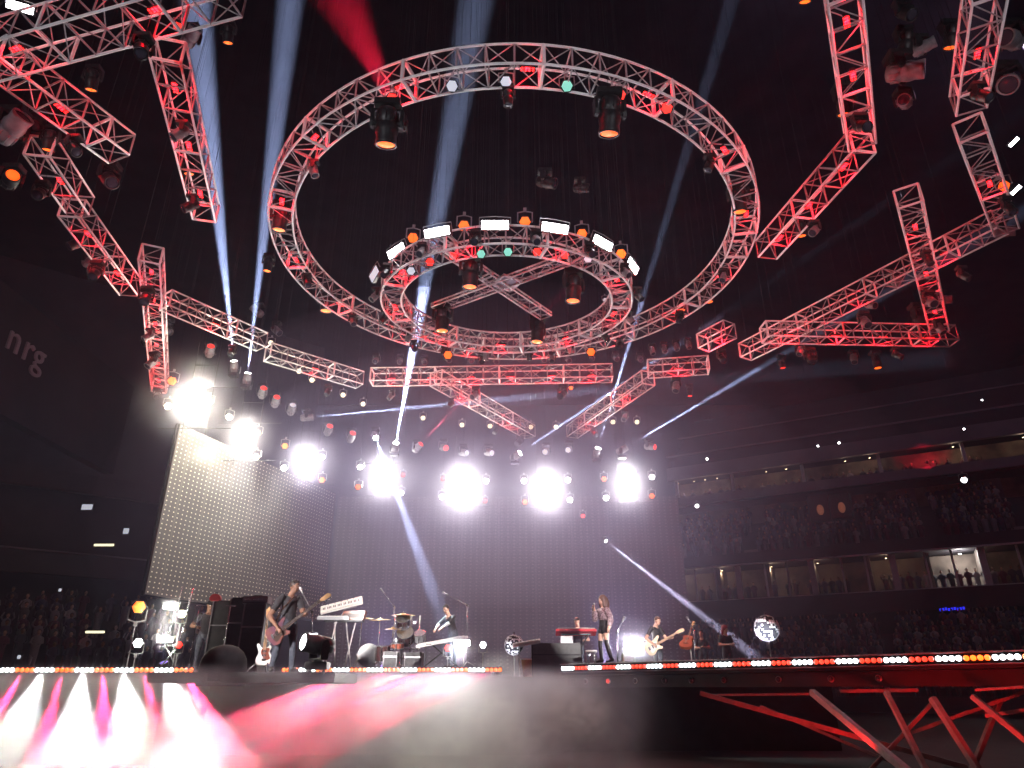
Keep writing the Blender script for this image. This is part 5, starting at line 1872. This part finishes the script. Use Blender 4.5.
def cymbal(label, px, py, Y, r, tilt=(0, -.12, 1), mc='brass', boom=0.0):
    c = at(px, py, Y)
    t = thing('cymbal_stand', label, 'cymbal', (c.x + boom, Y, RZ_), 0, 'cymbals of the drum kit')
    h = c.z - RZ_
    MB().tube((0, 0, .25), (0, 0, h - (.25 if boom else 0)), .011, 8).build('pole', 'chrome', t, smooth=True)
    if boom:
        MB().tube((0, 0, h - .25), (-boom, 0, h - .01), .009, 8).build('boom', 'chrome', t, smooth=True)
    for k in range(3):
        a = 2 * pi * k / 3 + .4
        MB().tube((0, 0, .35), (.24 * cos(a), .24 * sin(a), .01), .011, 6).build('leg', 'chrome', t, smooth=True)
    q = V(tilt).to_track_quat('Z', 'Y')
    MB().lathe([(r, -.012), (r, -.008), (r * .6, .012), (r * .25, .024), (r * .2, .05), (.012, .058), (.012, .05), (r * .18, .04), (r * .24, .014), (r * .6, .002)], 28).build('cymbal', mc, t, smooth=True, loc=(-boom, 0, h), rot=q)
    MB().ball((-boom, 0, h + .075), .016, 8, 6).build('wing_nut', 'chrome', t, smooth=True)
    return t


DY = 22.3
c = at(369, 645, DY)
drum('large smoky bass drum lying at left of the drum kit', (c.x, DY, RZ_ + .34), .32, .42, (0.25, -1, 0.02), 'drum_clear', 'bass_drum', 10, head='drum_clear')
c = at(383, 652, DY - .4)
drum('dark floor tom with white head left of the black crate', (c.x, DY - .4, RZ_ + .40), .22, .42, (0, -.15, 1), 'drum_shell', 'floor_tom', 8, 3)
c = at(403, 622, DY)
drum('dark upper tom at the centre of the drum kit', (c.x, DY, c.z), .20, .30, (0.05, -.75, .7), 'drum_shell')
c = at(405, 636, DY - .2)
drum('dark lower tom at the centre of the drum kit', (c.x, DY - .1, c.z), .24, .34, (0.0, -.8, .6), 'drum_shell')
c = at(398, 645, DY - .3)
drum('red-brown snare drum below the toms', (c.x, DY - .45, c.z - .03), .18, .15, (0.0, -.15, 1), 'wood_red', 'snare_drum', 8, 3)
c = at(420, 637, DY)
drum('silver drum at right end of the drum kit', (c.x, DY, c.z), .17, .26, (-.1, -.6, .8), 'steel', 'tom_drum', 8, 3)
cymbal('broad brass cymbal over the bass drum at left of the kit', 362, 618, DY, .36, (.05, -.12, 1))
cymbal('second brass cymbal just right of the broad left one', 380, 620, DY + .3, .34, (-.05, -.10, 1))
cymbal('brass crash cymbal high over the toms', 403, 615, DY - .2, .36, (0, -.05, 1))
cymbal('small yellowish cymbal low before the toms', 393, 629, DY - .5, .26, (0, -.06, 1))
# hardware rack
t = thing('drum_rack', 'chrome tube rack and hardware around the toms', 'rack', (at(405, 640, DY).x, DY + .1, RZ_))
for x in (-.38, -.1, .14, .4):
    MB().tube((x, .1, 0.0), (x, .1, 1.5), .018, 8).build('upright', 'chrome', t, smooth=True)
for z in (.55, 1.05):
    MB().tube((-.42, .1, z), (.44, .1, z), .018, 8).build('crossbar', 'chrome', t, smooth=True)
for x, z in ((-.2, 1.25), (.25, 1.3), (.1, .9), (-.3, .8), (.36, .75)):
    MB().box((x, .05, z), (.07, .07, .07)).build('clamp', 'steel', t, bevel=.01)
for k, (px, w) in enumerate(((391, .40), (414, .52))):
    c = at(px, 660, DY - .75)
    hgt = .42 if k == 0 else .40
    road_case('small black crate at the foot of the drum kit' if k == 0 else 'dark grey crate right of the small black crate', (c.x, DY - .78), w, .3, hgt, RZ_, 'equipment_crate', 0, 'crates at the drum kit')


def boom_mic(label, px_base, Y, z0, px_tip, py_tip, px_el, py_el, group='boom microphone stands'):
    b = at(px_base, 660, Y)
    e = at(px_el, py_el, Y)
    tip = at(px_tip, py_tip, Y)
    t = thing('microphone_stand', label, 'microphone stand', (b.x, Y, z0), 0, group)
    O_ = V((b.x, Y, z0))
    for k in range(3):
        a = 2 * pi * k / 3 + .2
        MB().tube((0, 0, .16), (.28 * cos(a), .28 * sin(a), .012), .011, 6).build('leg', 'steel', t, smooth=True)
    MB().tube((0, 0, .14), e - O_, .013, 8).build('pole', 'chrome', t, smooth=True)
    d = (tip - e)
    MB().tube(e - O_ - d * .18, tip - O_, .011, 8).build('boom', 'chrome', t, smooth=True)
    MB().ball(e - O_, .028, 8, 6).build('clutch', 'black', t, smooth=True)
    dn = d.normalized()
    m = MB()
    m.tube(tip - O_, tip - O_ + dn * .14, .018, 8, .024)
    m.ball(tip - O_ + dn * .16, .036, 10, 8)
    m.build('microphone', 'steel', t, smooth=True)
    return t


boom_mic('silver boom microphone stand over the drum kit', 396, DY - .3, RZ_, 384, 593, 394, 606)
boom_mic('boom microphone stand reaching left over the percussion player', 467, 21.8, RZ_, 448, 595, 467, 605)
boom_mic('thin microphone stand between bass player and keyboards', 313, 16.2, DECK, 303, 594, 312, 612)

# percussion player
pp_ = at(452, 605, 21.9)
loc_p = V((pp_.x + .05, 22.0, RZ_))
t, T, D = figure('person', 'person with pale sleeves leaning over a long white keyboard right of the drum kit', loc_p, radians(-48),
                 dict(chest=(.0, -.12, 1.30), spine=(0, -.04, 1.12), neck=(0, -.19, 1.44), headb=(0, -.24, 1.52), shL=(.18, -.13, 1.38), shR=(-.18, -.13, 1.38), elL=(.33, -.34, 1.22), wrL=(.14, -.50, 1.06), elR=(-.34, -.28, 1.20), wrR=(-.18, -.50, 1.04)),
                 ['skin_c', 'tee', 'denim', 'shoe', 'white_cloth'], dict(paint={**PAINT_T, 'el': 1, 'wr': (4, .75, 0)}, head_dir=(.15, -1, -.45)), 1.02)
hair(t, T, SHORT, 'hair_dark')
keyboard('long white keyboard slanting before the percussion player', (at(442, 640, 21.55).x, 21.55, at(442, 640, 21.55).z - .1), -0.15, .1, 1.5, 'pick', ry=-0.16)
t = thing('keyboard_stand', 'dark stand under the long white keyboard', 'stand', (at(442, 640, 21.55).x, 21.6, RZ_))
hh = at(442, 640, 21.55).z - .12 - RZ_
for x in (-.5, .5):
    MB().tube((x, 0, 0.01), (-x * .6, 0, hh), .02, 8).build('leg', 'black', t, smooth=True)
MB().box((0, 0, hh), (.9, .3, .02)).build('shelf', 'black', t)

# glaring flood at the right end of the riser
p = at(462, 643, 21.0)
t = strobe(p, V((-0.32, -1, -0.22)), 'glaring white flood lamp at right end of the drum riser', 'blaze', 0.55, ST_W, energy=0, group='floor strobes behind the band', hang=False)
lamp('SPOT', 'flood_lamp', t, (0, -.1, 0), 480 * K_FOG, (1, .97, 1), t.rotation_quaternion.inverted() @ (at(415, 765, 15) - p), .05, 62, 1.0)
MB().tube((0, .1, 0), (0, .1, (RZ_ - p.z) / .55), .03, 6).build('pole', 'steel', t)
p = at(448, 648, 21.15)
t = par_can(p, toward_cam(p), 'red lamp beside the glaring flood on the drum riser', 'red', .8, 'round lamps behind the band', hang=False)
MB().tube((0, 0, -.34), (0, 0, (DECK - p.z) / .8), 0.014, 6).build('pole', 'steel', t)
p = at(483, 645, 22.0)
t = par_can(p, toward_cam(p), 'small round white lamp right of the glaring flood', 'white', .75, 'round lamps behind the band', hang=False)
MB().tube((0, 0, -.34), (0, 0, (DECK - p.z) / .75), 0.018, 6).build('pole', 'steel', t)

# ------------------------------------------------------------------ centre: black case, keyboards, mirror balls
c = at(557, 660, 22.3)
road_case('large plain black case at the middle front of the stage', (c.x, 22.6), 50 / F_PX * 20.7, .6, at(557, 643, 22.3).z - DECK, DECK, 'stage_case', 0, 'stage case', 'dark')
c = at(525, 645, 22.4)
keyboard('small white keyboard left of the large black case', (c.x + .05, 22.4, c.z), -.1, .2, .85, 'pick', ry=-.15)
t = thing('drum_pedestal', 'tan hand drum under the small white keyboard', 'drum', (c.x + .08, 22.5, DECK))
MB().lathe([(.13, 0), (.15, .2), (.19, .45), (.20, .52)], 20).build('shell', 'wood_neck', t, smooth=True)
MB().lathe([(.205, .50), (.21, .53), (.19, .535), (0, .535)], 20).build('drum_head', 'drum_head', t)
hh = c.z - DECK
for x in (-.25, .25):
    MB().tube((x, .12, 0), (x, .12, hh), .015, 6).build('support_leg', 'steel', t)
M['mirror'] = mat('mirror_tile', (0.9, 0.88, 0.92), 0.3, 0.25)


def mirror_ball(label, px, py, Y, r, seed):
    c = at(px, py, Y)
    t = thing('mirror_ball', label, 'mirror ball', c, 0.4, 'mirror balls')
    rnd = random.Random(seed)
    MB().ball((0, 0, 0), r * .97, 20, 14).build('core', 'dark', t, smooth=True)
    tl = MB()
    nv = 18
    for i in range(1, nv):
        a = pi * i / nv
        nu = max(4, int(2 * pi * sin(a) / (pi / nv) * .95))
        for k in range(nu):
            th = 2 * pi * k / nu
            if rnd.random() < .5:  # pale tiles set at random stand in for reflected glints
                n_ = V((sin(a) * cos(th), sin(a) * sin(th), cos(a)))
                n2 = (n_ + V((rnd.uniform(-.2, .2), rnd.uniform(-.2, .2), rnd.uniform(-.2, .2)))).normalized()
                q = n2.to_track_quat('Z', 'Y').to_matrix()
                tl.box(n_ * r, (r * .145, r * .145, r * .03), q)
    tl.build('mirror_glint_tiles', 'mirror', t)
    MB().tube((0, 0, r), (0, 0, r + .08), .03, 8).build('cap', 'chrome', t)
    MB().tube((0, 0, -r), (0, 0, DECK - c.z), .02, 8).build('pole', 'steel', t)
    return t


b1 = mirror_ball('sparkling mirror ball on a pole before the right stand', 767, 628, 24.0, .40, 3)
b2 = mirror_ball('narrow looking mirror ball left of the small white keyboard', 514, 645, 22.9, .30, 5)
for b, px, py, e in ((b1, 742, 664, 9000), (b2, 500, 668, 900)):
    p = at(px, py, b.location.y - 1.2)
    p.z = DECK + .25
    moving_head(p, b.location - p, f'small floor moving head lighting the {"sparkling" if b is b1 else "narrow looking"} mirror ball', 'pale', .45, hang=False, beam=(e * K_FLOOR, (.85, .88, 1), 24, .4), group='floor moving heads')

# red keyboard with its player
ky = 23.6
c = at(576, 632, ky)
t = keyboard('red keyboard on a stand behind the large black case', (c.x, ky, c.z - .04), 0, -.35, 1.30, 'red_cloth')
t2 = thing('keyboard_stand', 'dark stand under the red keyboard', 'stand', (c.x, ky + .06, DECK))
hh = c.z - .05 - DECK
for x in (-.42, .42):
    MB().tube((x, 0, 0.01), (-x, 0, hh), .02, 8).build('leg', 'black', t2, smooth=True)
MB().box((0, 0.02, hh - .02), (.95, .3, .03)).build('shelf', 'black', t2)
c2 = at(547, 640, ky)
lp = thing('laptop', 'dark laptop with pale screen beside the red keyboard', 'laptop', (at(567, 639, 22.5).x, 22.55, at(557, 643, 22.3).z + .015))
MB().box((0, 0, 0), (.36, .26, .02)).build('keyboard_base', 'steel', lp, bevel=.004)
MB().box((0, .15, .11), (.36, .015, .23), Matrix.Rotation(-.3, 3, 'X')).build('screen', 'post', lp, bevel=.004)
kpl = at(577, 620, 24.5)
t, T, D = figure('person', 'person with flat cap behind the red keyboard', V((kpl.x, 24.4, DECK)), radians(-10), dict(wrL=(.25, -.40, 1.08), wrR=(-.22, -.40, 1.08), elL=(.33, -.12, 1.10), elR=(-.33, -.12, 1.10)), ['skin_c', 'tee', 'denim', 'shoe'],
                 dict(paint=PAINT_T, head_dir=(-.4, -1, -.25)), 1.08)
hair(t, T, [((0, -0.02, 0.06), 0.1, (0.93, 1.05, .55)), ((0, 0.07, 0.05), 0.085, (.95, .8, .14))], 'hair_dark', 'cap')

# ------------------------------------------------------------------ the singer on the runway
sp_ = at(606, 663, 20.9)
loc_s = V((sp_.x, 20.95, RTOP))
rzs = radians(-62)
LS = Matrix.Rotation(-rzs, 3, 'Z')
PS = {'pelvis': 2, 'spine': 2, 'chest': 2, 'neck': (1, .5, 0), 'headb': 0, 'sh': 1, 'el': 1, 'wr': (1, .8, 0), 'pm': 0, 'hip': 2, 'knee': (2, .30, 0), 'ank': 3, 'toe': 3}
PS['kneeL'] = PS['kneeR'] = (2, .38, 0, .80, 3)
t, T, D = figure('person', 'person with long brown hair, sparkly jacket, black shorts and tall boots singing on the runway', loc_s, rzs,
                 dict(shL=(.165, 0, 1.40), shR=(-.165, 0, 1.40), elR=(-.27, -.10, 1.14), wrR=(-.09, -.25, 1.41), elL=(.30, .04, 1.14), wrL=(.33, -.06, .92),
                      hipL=(.09, 0, .92), kneeL=(.14, -.03, .50), ankL=(.20, .05, .12), toeL=(.22, -.11, .04), kneeR=(-.13, -.06, .50), ankR=(-.16, -.02, .12), toeR=(-.18, -.17, .04)),
                 ['skin_c', 'sequin', 'romper', 'boot'], dict(paint=PS, head_dir=(0, -1, -.05), radii=dict(hipL=.10, hipR=.10, elL=.055, elR=.055, wrL=.042, wrR=.042, ankL=.052, ankR=.052, kneeL=.06, kneeR=.06)), 1.03)
hair(t, T, [((0, -0.04, 0.045), 0.122, (0.92, 0.98, 1.0)), ((-.08, -.03, -.08), .08, (.6, .9, 1.9)), ((.08, -.03, -.08), .08, (.6, .9, 1.9)), ((0, -.11, -.10), .13, (1.1, .8, 1.7)), ((.10, -.06, -.24), .085, (.8, .9, 1.7)), ((-.10, -.06, -.24), .085, (.8, .9, 1.7)), ((0, -.14, -.28), .11, (1.2, .7, 1.5))], 'hair_brown')
# jacket flare and shorts hem
jk = MB()
for sd in 'LR':
    for a_, b_, r1, r2 in (('sh', 'el', .085, .075), ('el', 'wr', .078, .06)):
        pa, pb = D[a_ + sd], D[b_ + sd]
        jk.path([pa + (pb - pa) * f for f in (-.12, 0, .33, .66, .92)], [.03, r1, r1 * 1.05, (r1 + r2) / 2, r2], 14)
jk.lathe([(.13, 1.10), (.165, 1.13), (.178, 1.25), (.175, 1.36), (.11, 1.45), (.05, 1.47)], 20, Matrix.Translation((0, .022, 0)) @ Matrix.Diagonal((1.12, .80, 1, 1)))
jm = jk.mesh('jacket', 'sequin')
jo = bpy.data.objects.new('jk', jm)
COL.objects.link(jo)
rm = jo.modifiers.new('r', 'REMESH')
rm.mode = 'VOXEL'
rm.voxel_size = 0.012
jm2 = bpy.data.meshes.new_from_object(jo.evaluated_get(bpy.context.evaluated_depsgraph_get()))
bpy.data.objects.remove(jo)
jm2.materials.clear()
jm2.materials.append(M['sequin'])
jm2.polygons.foreach_set('use_smooth', [True] * len(jm2.polygons))
place(jm2, 'jacket', t)['label'] = 'sparkly pink and silver jacket'
mic = thing('microphone', 'hand microphone held to the mouth of the singer', 'microphone', loc_s, rzs)
mh0 = V(D['wrR']) * 1.03 + V((.05, -.06, .06))
m_ = MB()
m_.tube(mh0 + V((0.02, -.03, -.12)), mh0 + V((.045, .0, .045)), .014, 8, .02)
m_.build('handle', 'black', mic, smooth=True)
MB().ball(mh0 + V((.05, .01, .07)), .033, 10, 8).build('grille', 'steel', mic, smooth=True)

t = thing('stool', 'small white topped stool left of the singer', 'stool', (at(593, 655, 20.9).x, 21.3, RTOP))
if True:
    MB().lathe([(.16, .30), (.17, .32), (.17, .35), (.15, .365), (0, .37)], 20).build('seat', 'post', t, smooth=True)
    for k in range(4):
        a = k * pi / 2 + .4
        MB().tube((.11 * cos(a), .11 * sin(a), .31), (.17 * cos(a), .17 * sin(a), 0.005), .014, 6).build('leg', 'chrome', t, smooth=True)
t = thing('water_bottle', 'white bottle standing on the runway right of the singer', 'bottle', (at(624, 662, 20.6).x, 20.75, RTOP))
MB().lathe([(.036, 0), (.04, .02), (.04, .17), (.03, .21), (.015, .235), (.015, .25)], 14).build('bottle_body', 'post', t, smooth=True)
MB().lathe([(.018, .25), (.018, .275), (.0, .278)], 12).build('cap', 'steel', t, smooth=True)
p = at(616, 650, 21.8)
boom_mic('dark microphone stand just behind the singer', 617, 22.6, DECK, 622, 622, 617, 632)

# strobe between singer and guitarist
p = at(634, 645, 23.2)
t = strobe(p, toward_cam(p), 'glaring strobe lamp on the floor between the singer and the right guitarist', 'blaze', .62, ST_W, energy=2600 * K_FLOOR, group='floor strobes behind the band', hang=False)
MB().tube((0, .1, 0), (0, .1, (DECK - p.z) / .62), .02, 6).build('pole', 'steel', t)

# ------------------------------------------------------------------ right guitarist
gp = at(657, 645, 22.6)
loc_g = V((gp.x, 22.6, DECK))
rzg = radians(38)
LG = Matrix.Rotation(-rzg, 3, 'Z')
gc = at(654, 646, 22.25)
gh = at(683, 629, 22.0)
gax = (gh - gc).normalized()
gl = (gh - gc).length
tolg = lambda w: LG @ (V(w) - loc_g)
wl_ = tolg(gc + gax * (gl * .6) + V((0, .02, -.06)))
wr_ = tolg(gc + V((-.04, -.08, .06)))
J = dict(wrL=wl_, elL=(shl + wl_) / 2 + V((.10, .08, -.14)), wrR=wr_, elR=(shr + wr_) / 2 + V((-.16, .12, -.08)), shL=shl, shR=shr, headb=(.01, -.05, 1.55))
t, T, D = figure('person', 'person in black T-shirt playing a cream electric guitar right of the floor strobe', loc_g, rzg, J, ['skin_c', 'tee', 'denim', 'shoe'], dict(paint=PAINT_T, head_dir=(.1, -1, -.35)), 1.0, hand_n={'L': (0, .3, 1), 'R': (.2, 1, -.3)}, curl=1.1)
hair(t, T, SHORT, 'hair_brown')
guitar('cream electric guitar held by the right guitarist', 'electric_guitar', 'electric', gc, gax, (.2, -1, .2), 'wood_cream', gl / 1.3 - .28, 'wood_neck', 1.3)
# red-brown acoustic guitar on a pole stand
ag = at(687, 642, 21.9)
guitar('red-brown acoustic guitar held upright-ish on a pole stand at right', 'acoustic_guitar', 'acoustic', ag, (.22, .3, .35), (-.45, -.8, .25), 'wood_red', .5, 'dark_board', 1.0)
t = thing('guitar_stand', 'white pole stand under the red-brown acoustic guitar', 'stand', (ag.x + .12, 22.02, DECK))
hh = ag.z - DECK - .02
MB().tube((0, 0, .1), (0, 0, hh), .022, 8).build('pole', 'post', t, smooth=True)
for k in range(3):
    a = k * 2.1
    MB().tube((0, 0, .16), (.26 * cos(a), .26 * sin(a), .01), .014, 6).build('leg', 'steel', t, smooth=True)
MB().path([(-.1, -.05, hh + .04), (-.1, .02, hh), (.1, .02, hh), (.1, -.05, hh + .04)], .012, 6).build('cradle', 'steel', t, smooth=True)
boom_mic('dark microphone stand right of the acoustic guitar', 694, 23.4, DECK, 690, 622, 694, 628)

# dim people farther right behind the runway
for k, (px, Y, hz_, m2, hr, lab) in enumerate(((728, 26.0, 1.0, 'romper', 'hair_red', 'person with red hair standing dimly behind the runway left of the mirror ball'),
                                               (704, 27.5, .98, 'tee', 'hair_dark', 'person with pale face standing in the dark right of the acoustic guitar'))):
    p = at(px, 660, Y)
    t, T, D = figure('person', lab, V((p.x, Y, DECK)), radians(15 - 40 * k), dict(wrL=(.10, -.30, 1.15), wrR=(-.10, -.30, 1.12)), ['skin_c', m2, 'denim', 'shoe'], dict(paint=PAINT_T, head_dir=(.3 - .6 * k, -1, -.1)), hz_)
    hair(t, T, SHORT if k else [((0, -0.03, 0.045), 0.115, (0.95, 1.0, 1.0)), ((0, -.08, -.08), .1, (1.1, .7, 1.5))], hr)

# unseen fill spots added behind the camera to brighten the performers
for k, (tgt, e, nm, ang) in enumerate(((loc_b + V((-.1, 0, 1.15)), .9, 'bass player', 5.4), (loc_s + V((0, 0, 1.25)), 1.0, 'singer', 3.6), (loc_g + V((0.3, 0, 1.4)), 0.9, 'right guitarist', 3.8), (loc_p + V((-.1, 0, 1.6)), .8, 'percussion player', 3.4), (V((at(395, 640, 22.3).x, 22.3, RZ_ + 1.2)), 1.1, 'drum kit', 4.2), (V((at(345, 640, 22.0).x, 22.0, RZ_ + 1.25)), .8, 'tilted keyboards', 3.6))):
    p = V((tgt.x * 1.5 + 8 * (1 if k % 2 else -1), -14, 9))
    moving_head(p, tgt - p, f'unseen fill spot added behind the camera to light the {nm}', 'pale', 1.2, hang=False, beam=(e * 60000 * K_SPOT, (1, .94, .93), ang, .7), group='unseen fill spots added behind the camera')

# puffs added round the floor lamps to give them glare
for (px, py, Y, sx_, sz_, w) in ((168, 622, 18.4, .9, 1.0, 'the X-legged lamp stand at left'), (634, 645, 22.9, 1.3, 1.0, 'the strobe between singer and right guitarist'), (462, 647, 20.6, 1.0, .8, 'the glaring flood on the drum riser')):
    pf = MB().ball((0, 0, 0), 1.0, 24, 16).build('smoke_or_glare_puff', pm_, None, smooth=True, loc=at(px, py, Y))
    pf.scale = (sx_, .7, sz_)
    tag(pf, f'puff added to imitate glare round {w}', 'smoke', 'added glare puffs round the floor lamps', 'stuff')

cl_ = cloud_mat('white_smoke', 0.9, (0.95, 0.93, 1.0), 0.3, 1.2)
nt = cl_.node_tree
nz = nt.nodes.new('ShaderNodeTexNoise')
nz.inputs['Scale'].default_value = 2.6
nz.inputs['Detail'].default_value = 5
nz.inputs['Distortion'].default_value = 0.8
tc = nt.nodes.new('ShaderNodeTexCoord')
nt.links.new(tc.outputs['Object'], nz.inputs['Vector'])
mr = nt.nodes.new('ShaderNodeMapRange')
mr.inputs['From Min'].default_value = 0.42
mr.inputs['From Max'].default_value = 0.62
nt.links.new(nz.outputs['Fac'], mr.inputs['Value'])
vsn = next(n for n in nt.nodes if n.type == 'VOLUME_SCATTER')
old = vsn.inputs['Density'].links[0].from_socket
mu = nt.nodes.new('ShaderNodeMath')
mu.operation = 'MULTIPLY'
nt.links.new(old, mu.inputs[0])
nt.links.new(mr.outputs[0], mu.inputs[1])
nt.links.new(mu.outputs[0], vsn.inputs['Density'])
for k, (px, py, Y, sx_, sz_) in enumerate(((482, 712, 18.6, 1.3, .75), (530, 735, 17.8, 1.2, .8), (452, 745, 17.2, 1.1, .6), (575, 715, 18.4, 1.2, .7))):
    pf = MB().ball((0, 0, 0), 1.0, 24, 16).build('smoke_or_glare_puff', cl_, None, smooth=True, loc=at(px, py, Y), rot=(0, 0, k * 1.3))
    pf.scale = (sx_, 1.0, sz_)
    tag(pf, f'curling white smoke billowing below the right end of the drum riser, {ORD[k]} puff', 'smoke', 'curling smoke puffs', 'stuff')
